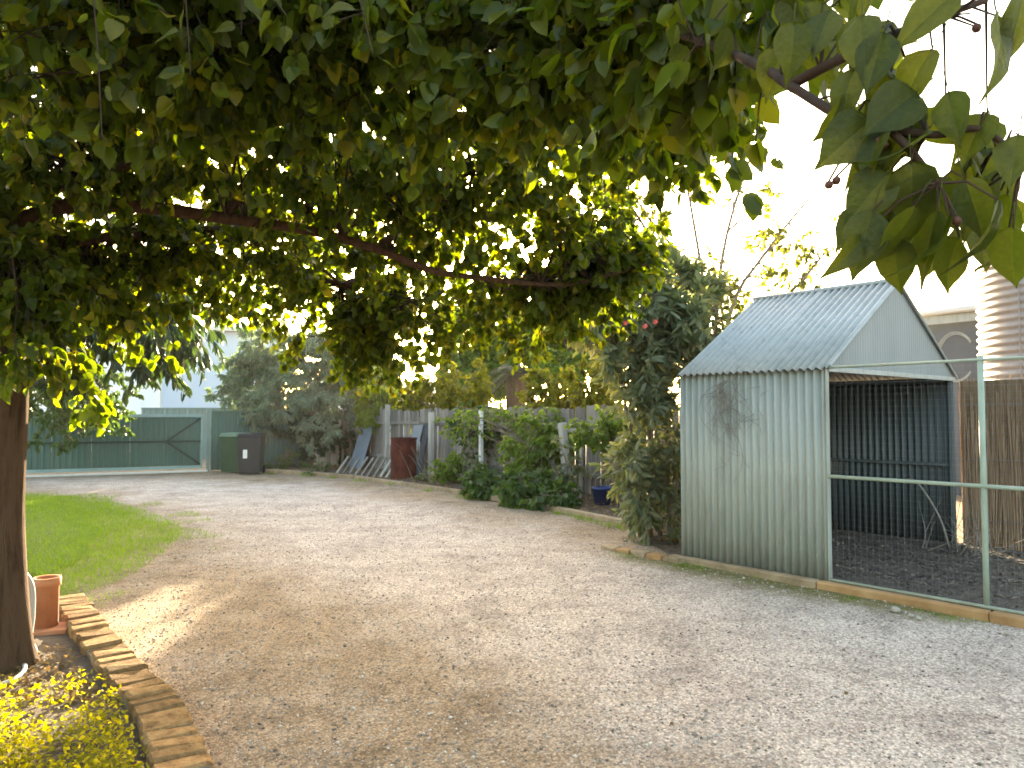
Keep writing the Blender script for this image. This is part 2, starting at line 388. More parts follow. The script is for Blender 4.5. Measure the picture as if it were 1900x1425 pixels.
STONE = (np.array([(.5, 0, 0), (-.5, 0, 0), (0, .38, 0), (0, -.38, 0), (.1, .05, .3), (-.05, -.08, -.28)], float),
         np.array([(0, 2, 4), (2, 1, 4), (1, 3, 4), (3, 0, 4), (2, 0, 5), (1, 2, 5), (3, 1, 5), (0, 3, 5)]))

def scatter(name, P, A, N, S, template, mat, parent=None):
    """one mesh out of many small pieces at P with their long axis along A and facing N"""
    P = np.asarray(P, float); A = np.asarray(A, float); N = np.asarray(N, float); S = np.asarray(S, float)
    A /= np.linalg.norm(A, axis=1, keepdims=True) + 1e-9
    X = np.cross(A, N); X /= np.linalg.norm(X, axis=1, keepdims=True) + 1e-9; Z = np.cross(X, A)
    tv, tf = template; n, k = len(P), len(tv)
    V = P[:, None, :] + S[:, None, None] * (tv[None, :, 0:1] * X[:, None, :] + tv[None, :, 1:2] * A[:, None, :] + tv[None, :, 2:3] * Z[:, None, :])
    Fc = (tf[None] + (np.arange(n) * k)[:, None, None]).reshape(-1)
    me = bpy.data.meshes.new(name); me.vertices.add(n * k); me.vertices.foreach_set('co', V.reshape(-1))
    nf = n * len(tf); me.loops.add(nf * 3); me.loops.foreach_set('vertex_index', Fc)
    me.polygons.add(nf); me.polygons.foreach_set('loop_start', np.arange(nf) * 3)
    me.update(calc_edges=True); me.materials.append(mat)
    return link(name, me, parent)

def rv(): 
    v = rng.normal(size=3); return v / np.linalg.norm(v)

class Tree:
    """skeleton of limbs, thinner branches reaching into foliage masses, twigs and leaves along them"""
    def __init__(s, skel):
        s.skel = [Vector(p) for p in skel]; s.tw = MB(); s.P = []; s.A = []; s.N = []; s.S = []
    def mass(s, c, r, branches, twigs, leaves, size, tlen=.22, droop=.5, up=.5, r0=.010, inner=.3, out=.6, vary=.3, from_pt=None, axis_out=.5):
        c = Vector(c)
        near = sorted(s.skel, key=lambda p: (p - c).length)[:4]
        for _ in range(branches):
            u = rv(); k = rng.uniform(.25, 1) ** .5
            e = c + Vector((u[0] * r[0] * k, u[1] * r[1] * k, u[2] * r[2] * k))
            b = Vector(from_pt) if from_pt is not None else random.choice(near)
            L = (e - b).length
            m1 = b.lerp(e, .4) + Vector(rv()) * L * .07 + Vector((0, 0, L * .07)); m2 = b.lerp(e, .75) + Vector(rv()) * L * .05 + Vector((0, 0, L * .05))
            path = smooth_path([b, m1, m2, e], 3)
            n = len(path); s.tw.tube(path, [r0 * (1 - .8 * i / (n - 1)) for i in range(n)], 4, False)
            dcen = (e - c); dcen = dcen / (dcen.length + 1e-6)
            for _t in range(twigs):
                t = rng.uniform(inner, 1.0); i = min(int(t * (n - 1)), n - 2); p = path[i].lerp(path[i + 1], t * (n - 1) - i)
                if rng.random() < .4: p = e.copy()
                d = Vector(rv()) + dcen * out + Vector((0, 0, -droop * .5)); d.normalize()
                l = tlen * rng.uniform(.6, 1.3)
                q = p + d * l * .6 + Vector((0, 0, -droop * l * .08)); z = p + d * l + Vector((0, 0, -droop * l * .3))
                s.tw.tube([p, q, z], [r0 * .3, r0 * .22, r0 * .12], 3, False)
                for j in range(leaves):
                    w = rng.uniform(.15, 1.05); lp = p.lerp(z, w)
                    a = np.array(d) * axis_out + rv() * .6 + np.array((0, 0, -droop)); nn = rv() * .8 + np.array((0, 0, up))
                    s.P.append(np.array(lp)); s.A.append(a); s.N.append(nn); s.S.append(size * rng.uniform(1 - vary, 1 + vary))
    def finish(s, root, leaf_t, mat, bark, crown='crown'):
        s.tw.v and stuff(s.tw.build('twigs', bark, root))
        return stuff(scatter(crown, s.P, s.A, s.N, s.S, leaf_t, mat, root))

def limb(root, pts, r0, r1, mat, name='limb', n=9, lump=.06, k=4, power=1.0):
    path = smooth_path(pts, k); m = MB(); N = len(path)
    m.tube(path, [r0 + (r1 - r0) * (i / (N - 1)) ** power for i in range(N)], n, True, lump)
    return m.build(name, mat, root, True), path

def corr(width, height, pitch=.0762, amp=.015, seg=12, thick=.0015, top=None, rows=1, shape='sine'):
    """corrugated sheet in its own x (across), z (up) with ribs along z; top(x) trims the upper edge"""
    m = MB(); nx = max(2, int(round(width / pitch * seg))); vs = []; fs = []
    for side in (0, 1):
        for j in range(rows + 1):
            for i in range(nx + 1):
                x = width * i / nx; ph = (x / pitch) % 1
                if shape == 'sine': y = amp * math.sin(2 * math.pi * ph)
                else: y = amp * (1 if .12 < ph < .42 else -1)
                h = height if top is None else top(x)
                vs.append((x, y + (thick if side else 0), h * j / rows))
    c = nx + 1; K = (rows + 1) * c
    for j in range(rows):
        for i in range(nx):
            a = j * c + i
            fs.append((a, a + 1, a + c + 1, a + c)); fs.append((K + a + c, K + a + c + 1, K + a + 1, K + a))
    for i in range(nx):
        fs.append((K + i, K + i + 1, i + 1, i)); t = rows * c + i; fs.append((t, t + 1, K + t + 1, K + t))
    m.add(vs, fs); return m
def place(m, org, ex, ey, ez):
    org = Vector(org); ex = Vector(ex); ey = Vector(ey); ez = Vector(ez)
    m.v = [tuple(org + ex * x + ey * y + ez * z) for x, y, z in m.v]; return m

# ================================================================== GROUND
def polydist(P, line):
    d = np.full(len(P), 1e9)
    for a, b in zip(line[:-1], line[1:]):
        a = np.array(a[:2]); b = np.array(b[:2]); ab = b - a
        t = np.clip(((P - a) @ ab) / (ab @ ab), 0, 1); d = np.minimum(d, np.linalg.norm(P - (a + t[:, None] * ab), axis=1))
    return d
def inside(P, poly):
    x, y = P[:, 0], P[:, 1]; r = np.zeros(len(P), bool); n = len(poly)
    for i in range(n):
        x1, y1 = poly[i][:2]; x2, y2 = poly[(i + 1) % n][:2]
        c = ((y1 > y) != (y2 > y)) & (x < (x2 - x1) * (y - y1) / (y2 - y1 + 1e-12) + x1); r ^= c
    return r
m = MB(); m.add([(-400, -400, -.06), (400, -400, -.06), (400, 900, -.06), (-400, 900, -.06)], [(0, 1, 2, 3)])
m.build('ground', M['ground']); g0 = structure(bpy.data.objects['ground'])

# shed corner and directions: d1 runs back along the side wall, d2 across the front
D1 = Vector((-.637, .771, 0)).normalized(); D2 = Vector((.771, .637, 0)).normalized()
SC = Vector((2.72, 6.446, 0)); SL, SW, SH, GH = 1.524, 2.82, 1.90, .90

track = [G(150, 893), G(330, 905), G(560, 960), G(800, 1050), G(1050, 1150), G(1450, 1260), G(1900, 1370)]
track2 = [G(480, 905), G(750, 975), G(1000, 1060), G(1350, 1150), G(1900, 1235)]
lawn_poly = [G(-420, 1130), G(-330, 925), G(40, 916), G(200, 928), G(290, 955), G(345, 985), G(300, 1035), G(220, 1085), G(130, 1118), G(60, 1140)]
def hgt(x, y): return .03 * noise.noise(Vector((x * .35, y * .35, 5))) + .016 * noise.noise(Vector((x * .7, y * .7, 0))) + .007 * noise.noise(Vector((x * 2.6, y * 2.6, 3)))
xs = np.arange(-24, 12.01, .12); ys = np.arange(-6, 30.01, .12)
gx, gy = np.meshgrid(xs, ys); P2 = np.stack([gx.ravel(), gy.ravel()], 1)
gz = np.array([hgt(x, y) for x, y in P2])
d1_ = np.minimum(polydist(P2, track), polydist(P2, track2) * 1.1)
wid = .9 + np.clip(P2[:, 1], 0, 12) * .02
grav = np.clip(1.05 - d1_ / (wid * 1.8), 0, 1)
near_left = np.clip(1 - np.hypot((P2[:, 0] + 1.3) / 1.6, (P2[:, 1] - 3.6) / 2.2), 0, 1)
right_g = np.clip((P2[:, 0] - .2) / 2.2, 0, 1) * np.clip((6.3 - P2[:, 1]) / 2.5, 0, 1)
grav = np.clip(grav + right_g * .55 - near_left * .7, 0, 1)
edge_line = [SC + D1 * 1.9 - D2 * .25, SC - D1 * .2 - D2 * .22, SC - D1 * .9 - D2 * .12]
moss = np.clip(1 - polydist(P2, edge_line) / .75, 0, 1) * .95
moss += np.clip(1 - polydist(P2, [G(1010, 1003), G(1130, 1012)]) / .5, 0, 1) * .35
li = inside(P2, lawn_poly); ld = polydist(P2, lawn_poly + lawn_poly[:1])
moss += np.where(li, .2, np.clip(1 - ld / .55, 0, 1) * .42)
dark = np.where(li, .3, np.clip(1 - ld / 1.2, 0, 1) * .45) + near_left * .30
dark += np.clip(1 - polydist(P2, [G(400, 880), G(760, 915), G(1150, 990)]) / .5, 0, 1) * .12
nx, ny = len(xs), len(ys)
idx = np.arange(nx * ny).reshape(ny, nx)
quads = np.stack([idx[:-1, :-1], idx[:-1, 1:], idx[1:, 1:], idx[1:, :-1]], -1).reshape(-1, 4)
me = bpy.data.meshes.new('driveway'); me.from_pydata(np.stack([P2[:, 0], P2[:, 1], gz], 1).tolist(), [], quads.tolist()); me.update()
ca = me.color_attributes.new('mask', 'FLOAT_COLOR', 'POINT')
ca.data.foreach_set('color', np.stack([grav, np.clip(moss, 0, 1), np.clip(dark, 0, 1), np.ones_like(grav)], 1).ravel())
me.materials.append(M['ground']); me.shade_smooth(); structure(link('driveway', me))

# loose gravel lying on the drive
n = 95000
gp = np.stack([rng.uniform(-4.5, 5.5, n), 2.3 + 10.5 * rng.random(n) ** 1.9], 1)
keep = np.ones(n, bool)
rel = (gp - np.array(SC[:2])); keep &= ~((rel @ np.array(D2[:2]) > -.12) & (rel @ np.array(D1[:2]) < 1.9))
keep &= ~inside(gp, lawn_poly)
keep &= ~((gp[:, 0] < -1.2 - (gp[:, 1] - 3.1) * .76))
gp = gp[keep]; n = len(gp)
gz2 = np.array([hgt(x, y) for x, y in gp])
ss = rng.lognormal(math.log(.0095), .45, n); ss = np.clip(ss, .004, .028)
stuff(scatter('gravel', np.column_stack([gp, gz2 + ss * .08]), np.column_stack([rng.normal(size=(n, 2)), rng.normal(size=n) * .15]),
        np.column_stack([rng.normal(size=(n, 2)) * .25, np.ones(n)]), ss, STONE, M['stones']))
tag(bpy.data.objects['gravel'], 'loose small grey and tan gravel lying on the drive', 'gravel')
# dry leaves fallen on the drive and beside the edging
n = 420
lp = np.stack([rng.uniform(-4, 4, n), 2.6 + 9 * rng.random(n) ** 1.3], 1)
w = np.clip(.10 + .6 * np.exp(-((lp[:, 0] + 1.6 + (lp[:, 1] - 3.6) * .3) / 1.0) ** 2), 0, 1); keep = rng.random(n) < w
rel = (lp - np.array(SC[:2])); keep &= ~((rel @ np.array(D2[:2]) > -.12) & (rel @ np.array(D1[:2]) < 1.9))
lp = lp[keep]; n = len(lp)
stuff(scatter('fallen_leaves', np.column_stack([lp, [hgt(x, y) + .008 for x, y in lp]]), np.column_stack([rng.normal(size=(n, 2)), np.zeros(n)]),
        np.column_stack([rng.normal(size=(n, 2)) * .3, np.ones(n)]), rng.uniform(.025, .05, n), OVAL, M['dry_leaf']))
tag(bpy.data.objects['fallen_leaves'], 'dry brown leaves fallen on the gravel drive', 'leaves')

# lawn
m = MB(); lc = sum(lawn_poly, Vector()) / len(lawn_poly)
ring = smooth_path(lawn_poly + lawn_poly[:1], 3)[:-1]
ring = [p + (lc - p).normalized() * min(1.6, (lc - p).length * .6) for p in ring]
m.add([(p.x, p.y, .012) for p in ring] + [(lc.x, lc.y, .026)], [(i, (i + 1) % len(ring), len(ring)) for i in range(len(ring))])
structure(m.build('lawn', M['lawn_soil']))
n = 240000
x0, x1 = min(p.x for p in lawn_poly), max(p.x for p in lawn_poly); y0, y1 = min(p.y for p in lawn_poly), max(p.y for p in lawn_poly)
gp = np.stack([rng.uniform(x0, x1 + .3, n), rng.uniform(y0 - .3, y1, n)], 1)
ld = polydist(gp, lawn_poly + lawn_poly[:1]); ins = inside(gp, lawn_poly)
nz = np.array([noise.noise(Vector((x * 1.6, y * 1.6, 8))) for x, y in gp])
keep = (ins & (rng.random(n) < np.clip(.35 + ld * 1.6 + nz * .7, .05, 1))) | (~ins & (ld < .5) & (nz > .1) & (rng.random(n) < .22))
gp = gp[keep]; n = len(gp)
stuff(scatter('lawn_grass', np.column_stack([gp, np.full(n, .012)]), np.column_stack([rng.normal(size=(n, 2)) * .45, np.ones(n)]), rng.normal(size=(n, 3)),
        rng.uniform(.03, .06, n), BLADE, M['grass']))
tag(bpy.data.objects['lawn_grass'], 'bright green mown grass beside the drive', 'grass')

# ================================================================== SHED
shed = thing('garden_shed', SC, 'pale green corrugated steel shed with steep gable roof and open front', 'shed')
XO = -D2
BZ = .03
# side wall facing the drive: two sheets
for k in range(2):
    m = corr(.7625 + (.02 if k else 0), SH - BZ, top=None, rows=1)
    place(m, SC + D1 * (.762 * k) + XO * (.0025 * (1 - k)) + Vector((0, 0, BZ)), D1, XO, Vector((0, 0, 1))); m.build('wall_sheet', M['sheet'], shed, True)
# right wall (seen from inside) and back wall
for k in range(2):
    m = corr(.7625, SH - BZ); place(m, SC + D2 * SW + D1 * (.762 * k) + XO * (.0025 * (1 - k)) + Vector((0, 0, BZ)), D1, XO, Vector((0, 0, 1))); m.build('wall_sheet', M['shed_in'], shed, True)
for k in range(4):
    wd = SW / 4
    m = corr(wd, SH, top=lambda x, k=k, wd=wd: SH - BZ + GH * (1 - abs((k * wd + x) - SW / 2) / (SW / 2)) - .02)
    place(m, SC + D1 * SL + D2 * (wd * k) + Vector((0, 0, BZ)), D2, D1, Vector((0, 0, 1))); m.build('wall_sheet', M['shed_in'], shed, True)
# roof: four sheets per slope, ribs run from eave to ridge
slope = math.hypot(SW / 2, GH); OV = .05
for sgn in (0, 1):
    base = SC if sgn == 0 else SC + D2 * SW
    up = (D2 * (SW / 2) * (1 if sgn == 0 else -1) + Vector((0, 0, GH))).normalized()
    nrm = (XO if sgn == 0 else D2) * GH + Vector((0, 0, SW / 2)); nrm.normalize()
    for k in range(2):
        m = corr(.81 if k else .80, slope + OV); wl = .81 if k else .80
        o = base + Vector((0, 0, SH)) - up * OV + D1 * (-.04 + .79 * k) + nrm * (.012 + .003 * k)
        if sgn == 0: place(m, o, D1, nrm, up)
        else: place(m, o + D1 * wl, -D1, nrm, up)
        m.build('roof_sheet', M['roof_sheet'], shed, True)
m = MB(); rp = SC + D2 * (SW / 2) + Vector((0, 0, SH + GH + .022))
m.tube([rp - D1 * .045, rp + D1 * (SL + .06)], .024, 10); m.build('ridge_cap', M['roof_sheet'], shed, True)
# gable panel on the open front: fine vertical ribs, plus barge trims and lintel
m = corr(SW - .02, GH, pitch=.05, amp=.0012, seg=6, top=lambda x: max(.004, (GH - .01) * (1 - abs(x - SW / 2) / (SW / 2))))
place(m, SC + D2 * .01 - D1 * .01 + Vector((0, 0, SH - .005)), D2, D1, Vector((0, 0, 1))); m.build('gable_panel', M['gable'], shed)
for sgn in (0, 1):
    a = SC + D2 * (SW * sgn) + Vector((0, 0, SH + .006)); b = SC + D2 * (SW / 2) + Vector((0, 0, SH + GH + .006))
    m = MB(); m.tube([a - D1 * .038, b - D1 * .038], .014, 6); m.build('barge_trim', M['roof_sheet'], shed)
m = MB(); m.bevbox(SC + D2 * (SW / 2) - D1 * .018 + Vector((0, 0, SH - .022)), (SW - .02, .02, .045), .004, Matrix.Rotation(math.atan2(D2.y, D2.x), 3, 'Z'))
m.build('lintel', M['roof_sheet'], shed)
# frame: corner posts, interior rails
RZ = Matrix.Rotation(math.atan2(D1.y, D1.x), 3, 'Z')
for a, b in ((0.02, .035), (0.02, SW - .045), (SL - .05, .035), (SL - .05, SW - .045)):
    m = MB(); m.bevbox(SC + D1 * a + D2 * b + Vector((0, 0, SH / 2)), (.035, .035, SH - .03), .004, RZ)
    m.build('corner_post', M['sheet'] if (a < .1 and b < .1) else M['shed_in'], shed)
m = MB(); m.bevbox(SC + XO * .0 - D1 * .012 + Vector((0, 0, SH / 2 + .01)), (.012, .05, SH - .03), .003, RZ); m.build('corner_trim', M['sheet'], shed)
for z in (.93, 1.86):
    for b in (.03, SW - .03):
        m = MB(); m.bevbox(SC + D1 * (SL / 2) + D2 * b + Vector((0, 0, z)), (SL - .12, .03, .04), .004, RZ); m.build('wall_rail', M['shed_in'], shed)
# roof screws along the eave and along a mid row
for row, tt in ((0, .08), (1, .55)):
    up = (D2 * (SW / 2) + Vector((0, 0, GH))).normalized(); nrm = (XO * GH + Vector((0, 0, SW / 2))).normalized()
    for k in range(7):
        c = SC + Vector((0, 0, SH)) + up * (slope * tt) + D1 * (.06 + .229 * k) + nrm * .024
        m = MB(); m.tube([c, c + nrm * .006], .006, 6); m.build('roof_screw', M['grey_sheet'], shed)
# run fence of pipe and wire beyond the shed
run = thing('wire_run_fence', SC - D1 * 1.2, 'pale green pipe frame fence with wire mesh joined to the shed', 'fence')
RL = 3.4
def runp(t, z, off=0): return SC - D1 * t + XO * off + Vector((0, 0, z))
for t in (1.2, 2.4, 3.4):
    m = MB(); m.tube([runp(t, .0), runp(t, 1.0), runp(t, 1.92)], .021, 12); m.build('post', M['pipe_green'], run, True)
for z, r in ((1.89, .012), (.955, .016), (.075, .014)):
    m = MB(); m.tube([runp(.02, z, .012), runp(RL, z, .012)], r, 10); m.build('rail', M['pipe_green'], run, True)
m = MB()
cell = .05; k = 0; t = .03
while t < RL:
    t2 = t + cell
    m.tube([runp(t, .08, .0), runp(t, 1.88, .0)], .00065, 3, False); t = t2
z = .1
while z < 1.88:
    m.tube([runp(.03, z, .0015), runp(RL, z, .0015)], .00065, 3, False); z += cell
stuff(m.build('wire_mesh', M['wire'], run))
# run floor, dark litter
m = MB(); a = SC - D1 * 3.6 - D2 * 0.0; b = SC + D1 * (SL + .1)
gridn = 26; vs = []; fs = []
for j in range(gridn + 1):
    for i in range(gridn + 1):
        p = a.lerp(b, i / gridn) + D2 * (SW * j / gridn + .06); vs.append((p.x, p.y, .05 + .02 * noise.noise(Vector((p.x * 3, p.y * 3, 1))) + (.05 * max(0, j / gridn - .6))))
for j in range(gridn):
    for i in range(gridn):
        q = j * (gridn + 1) + i; fs.append((q, q + 1, q + gridn + 2, q + gridn + 1))
m.add(vs, fs); structure(m.build('run_floor', M['coop_soil'], None, True))
n = 6000
uu = rng.uniform(0, 1, n); vv = rng.uniform(.02, .98, n)
pp = np.array([np.array(a.lerp(b, u_) + D2 * (SW * v_ + .06)) for u_, v_ in zip(uu, vv)])
pp[:, 2] = .062 + .02 * np.array([noise.noise(Vector((p[0] * 3, p[1] * 3, 1))) for p in pp]) + np.clip(vv - .6, 0, 1) * .05
tag(stuff(scatter('run_litter', pp, np.column_stack([rng.normal(size=(n, 2)), rng.normal(size=n) * .2]), np.column_stack([rng.normal(size=(n, 2)) * .4, np.ones(n)]),
        rng.uniform(.02, .05, n), OVAL, surf('dark litter', (.06, .048, .038), (.20, .16, .125), .9, 3))), 'dark straw and leaf litter on the floor of the run', 'litter')
# edging below shed and run
def beam(root, a, b, w, h, mat, name, z=0, jit=.004):
    a = Vector(a); b = Vector(b); d = b - a; L = d.length
    m = MB(); rot = Matrix.Rotation(math.atan2(d.y, d.x), 3, 'Z'); c = (a + b) / 2; c.z = z + h / 2
    m.bevbox(c, (L - .006, w, h), .012, rot, jit); return m.build(name, mat, root)
edg = thing('timber_edging', SC - D1 * .5 + XO * .1, 'orange brown timber sleepers along the foot of the shed and run', 'edging')
ts = [(-1.62, -.05), (-.05, 1.25), (1.25, 2.6), (2.6, 3.9)]
for t0, t1 in ts:
    a = SC - D1 * t0 + XO * .085; b = SC - D1 * t1 + XO * .085
    beam(edg, a, b, .10, .085, M['sleeper_orange'] if t0 > -.5 else M['sleeper'], 'sleeper', -.02)
# feeder and stick inside shed
bk = thing('black_bucket', SC + D1 * .75 + D2 * .42 + Vector((0, 0, .045)), 'black plastic bucket on the floor inside the open shed', 'bucket')
m = MB(); o = bk.location; m.lathe([(.001, .005), (.105, .005), (.13, .26), (.137, .26), (.137, .275), (.122, .275), (.10, .02), (.001, .02)], 20, o); m.build('pail', M['bin_dark'], bk, True)
m = MB(); m.tube(smooth_path([o + Vector((-.13, 0, .25)), o + Vector((-.12, .06, .33)), o + Vector((0, .10, .36)), o + Vector((.12, .06, .33)), o + Vector((.13, 0, .25))], 4), .004, 5); m.build('handle', M['wire'], bk)
m = MB(); q = SC + D2 * (SW - .35) - D1 * .05
m.tube(smooth_path([q + Vector((0, 0, .06)), q + D1 * .1 + Vector((0, 0, .4)), q + D1 * .35 + D2 * .05 + Vector((0, 0, .75)), q + D1 * .55 + D2 * .12 + Vector((0, 0, .72))], 5), [.012] * 15 + [.008], 6)
tag(m.build('bent_branch', M['vine_dry'], None, True), 'pale bent branch leaning inside the open shed', 'branch')
m = MB()
for k in range(26):
    p = q - D1 * rng.uniform(-.2, .45) - D2 * rng.uniform(-.1, .35) + Vector((0, 0, .05)); d = Vector(rv()); d.z = abs(d.z) * .9 + .25
    m.tube([p, p + d * .22 + Vector(rv()) * .05, p + d * .45 + Vector(rv()) * .12], [.006, .004, .002], 4)
tag(m.build('brush_heap', M['vine_dry']), 'heap of dry prunings by the wall inside the shed', 'prunings')
# dry vine hanging on the shed wall
m = MB()
vc = SC + D1 * .99 + XO * .03
for k in range(20):
    s0 = vc + D1 * rng.normal(.0, .07) + Vector((0, 0, 1.82 + rng.normal(0, .03)))
    if k < 11: s0 = vc + D1 * rng.normal(0, .03) + Vector((0, 0, 1.72 + rng.normal(0, .06)))
    pts = [s0]; d = np.array([rng.normal(0, .5), 0, -1.0])
    for j in range(7):
        d = d + np.array([rng.normal(0, .5) - 3 * float((pts[-1] - vc).dot(D1)), 0, rng.normal(0, .25)]); L = .08
        p = pts[-1] + D1 * (d[0] * L) + Vector((0, 0, d[2] * L * .8)); off = .02 + .03 * rng.random()
        base = (p - SC).dot(D1); p = SC + D1 * base + XO * off + Vector((0, 0, p.z))
        pts.append(p)
    m.tube(smooth_path(pts, 3), [.0035 - .0025 * i / 21 for i in range(22)], 4)
for k in range(30):
    p = vc + D1 * rng.normal(0, .16) + Vector((0, 0, 1.45 + rng.normal(0, .18))); d = D1 * rng.normal() + Vector((0, 0, rng.normal())); d.normalize()
    p2 = p + d * rng.uniform(.1, .22); m.tube([p, p.lerp(p2, .5) + D1 * .02, p2], .002, 3)
tag(m.build('dry_vine', M['vine_dry']), 'tangle of dry leafless vine hanging on the shed side wall', 'vine')

# ================================================================== RIGHT BACKGROUND: brush fence, tank, grey house
bf = thing('brush_fence', SC + D2 * (SW + .1), 'brown brushwood fence panel behind the wire run', 'fence')
Bo = SC + D2 * (SW + .12) - D1 * .02
def brush(name, t0, t1, cnt, mat):
    m = MB()
    for k in range(cnt):
        t = rng.uniform(t0, t1); off = rng.uniform(-.035, .035); z0 = rng.uniform(.0, .35); z1 = min(1.9, z0 + rng.uniform(.9, 1.7)) + rng.uniform(-.03, .03)
        a = Bo - D1 * t + D2 * off + Vector((0, 0, z0)); b = Bo - D1 * (t + rng.normal(0, .03)) + D2 * (off + rng.normal(0, .01)) + Vector((0, 0, z1))
        m.tube([a, a.lerp(b, .5) + D1 * rng.normal(0, .008) + D2 * rng.normal(0, .006), b], [.006, .005, .003], 3, False)
    return stuff(m.build(name, mat, bf))
for k in range(4): brush('brush_panel', k * .9, k * .9 + .9, 520, M['reed'])
for k in range(4):
    m = MB(); m.bevbox(Bo - D1 * (k * .9 + .45) + Vector((0, 0, .94)), (.895, .03, 1.84), .003, RZ); m.build('backing', M['wood_brown'], bf)
for z in (.35, 1.0, 1.6):
    m = MB(); m.tube([Bo + XO * .045 + Vector((0, 0, z)), Bo - D1 * 3.6 + XO * .045 + Vector((0, 0, z))], .003, 5); m.build('binding_wire', M['wire'], bf)
# tank
tk = Vector((8.42, 10.9, 0)); tank = thing('water_tank', tk, 'tall round galvanised water tank with horizontal corrugations', 'tank')
tr, th = 1.33, 3.75; prof = []
k = 0; zz = .02
while zz < th:
    prof.append((tr + .018 * math.cos(2 * math.pi * zz / .115), zz)); zz += .115 / 8
m = MB(); m.lathe(prof, 64, tk); m.build('tank_wall', M['tank'], tank, True)
m = MB(); m.lathe([(tr + .03, th), (tr + .03, th + .03), (tr * .5, th + .18), (.2, th + .24), (.001, th + .24)], 48, tk); m.build('tank_lid', M['tank'], tank, True)
for az in np.linspace(200, 330, 4):
    m = MB(); p = tk + Vector((math.cos(R(az)), math.sin(R(az)), 0)) * (tr + .02); m.tube([p + Vector((0, 0, .05)), p + Vector((0, 0, th))], .008, 5); m.build('seam', M['tank'], tank)
# grey house with pale roof
hs = thing('grey_house', (9.5, 15.5, 0), 'low grey house with pale roof edge beside the water tank', 'house')
a = U(1660, 600, 14.6); b = U(1990, 600, 12.2); a.z = b.z = 0
dh = (b - a).normalized(); nh = Vector((-dh.y, dh.x, 0))
rot = Matrix.Rotation(math.atan2(dh.y, dh.x), 3, 'Z'); L = (b - a).length
m = MB(); m.box((a + b) / 2 + nh * 2 + Vector((0, 0, 1.62)), (L, 4, 3.24), rot); m.build('wall', M['grey_wall'], hs)
m = MB(); m.bevbox((a + b) / 2 - nh * .12 + Vector((0, 0, 3.28)), (L + .1, .03, .20), .005, rot); m.build('fascia', M['roof_sheet'], hs)
m = MB(); m.tube([a - nh * .2 + Vector((0, 0, 3.40)), b - nh * .2 + Vector((0, 0, 3.40))], .06, 8); m.build('gutter', M['roof_pale'], hs, True)
for k in range(6):
    m = corr(.762, 4.6); o = a + dh * (.762 * k) - nh * .26 + Vector((0, 0, 3.42)); up = (nh + Vector((0, 0, .16))).normalized()
    place(m, o, dh, dh.cross(up), up); m.build('roof_sheet', M['roof_pale'], hs, True)
cxy = a + dh * 1.15 - nh * .06
wv = thing('wall_hose', cxy + Vector((0, 0, 2.7)), 'white hose coil hung on the grey house wall', 'hose')
m = MB()
for k in range(3):
    m.tube([cxy + Vector((0, 0, 2.55)) + dh * (math.cos(t) * (.3 + k * .02)) + Vector((0, 0, math.sin(t) * (.42 + k * .02))) - nh * .02 * k for t in np.linspace(.6, 5.6, 26)], .007, 6)
m.build('coil', M['hose'], wv, True)

# ================================================================== GATE, FENCES AND HOUSE AT THE BACK LEFT
ga = G(60, 884); gb = G(384, 874); gd = (gb - ga).normalized(); gn = Vector((gd.y, -gd.x, 0))     # gn faces the drive
gate = thing('driveway_gate', gb, 'wide green ribbed metal gate with dark diagonal braces', 'gate')
GL = (gb - ga).length; g_start = -2.2; gh = 1.50
rotg = Matrix.Rotation(math.atan2(gd.y, gd.x), 3, 'Z')
npan = 7; pw = (GL - .12 - g_start) / npan
for k in range(npan):
    m = corr(pw - .004, gh - .1, pitch=.13, amp=.011, seg=12, shape='trap'); place(m, ga + gd * (g_start + pw * k) - gn * .03 + Vector((0, 0, .10)), gd, gn, Vector((0, 0, 1))); m.build('panel', M['gate'], gate)
def gbar(x0, z0, x1, z1, w, mat, name, off=.02, t=.035):
    a = ga + gd * x0 + gn * off + Vector((0, 0, z0)); b = ga + gd * x1 + gn * off + Vector((0, 0, z1)); d = (b - a); L = d.length; ex = d.normalized(); ez = ex.cross(gn)
    mt = Matrix((ex, gn, ez)).transposed(); m = MB(); m.bevbox((a + b) / 2, (L, t, w), .004, mt); return m.build(name, mat, gate)
ge = GL - .12
gbar(g_start, gh - .03, ge, gh - .03, .08, M['gate_frame'], 'top_rail'); gbar(g_start, .12, ge, .12, .08, M['gate_frame'], 'bottom_rail')
gbar(g_start, .80, ge - .05, .80, .05, M['gate_brace'], 'middle_rail'); gbar(ge - .03, .17, ge - .03, gh - .08, .05, M['gate_frame'], 'stile', .021)
kx = GL - 1.0
gbar(kx, .80, ge - .06, gh - .10, .05, M['gate_brace'], 'brace', .03); gbar(kx, .80, ge - .06, .19, .05, M['gate_brace'], 'brace', .03)
gp_ = thing('gate_post', gb + gd * .02, 'pale steel gate post with flat cap beside the green gate', 'post')
m = MB(); m.bevbox(gb + gd * .02 + Vector((0, 0, .81)), (.09, .09, 1.62), .006, rotg); m.build('shaft', M['far_fence'], gp_)
m = MB(); m.bevbox(gb + gd * .02 + Vector((0, 0, 1.63)), (.11, .11, .03), .006, rotg); m.build('cap', M['gate_frame'], gp_)
m = MB(); c = ga.lerp(gb, .5) - gd * 1.1 + gn * .12; m.bevbox(c + Vector((0, 0, .015)), (GL + 2.2, .16, .05), .008, rotg)
tag(m.build('threshold_strip', M['concrete']), 'pale concrete strip along the foot of the green gate', 'kerb')
sf = thing('side_panel_fence', gb + gd * .3, 'dark green metal fence panel between gate post and bins', 'fence')
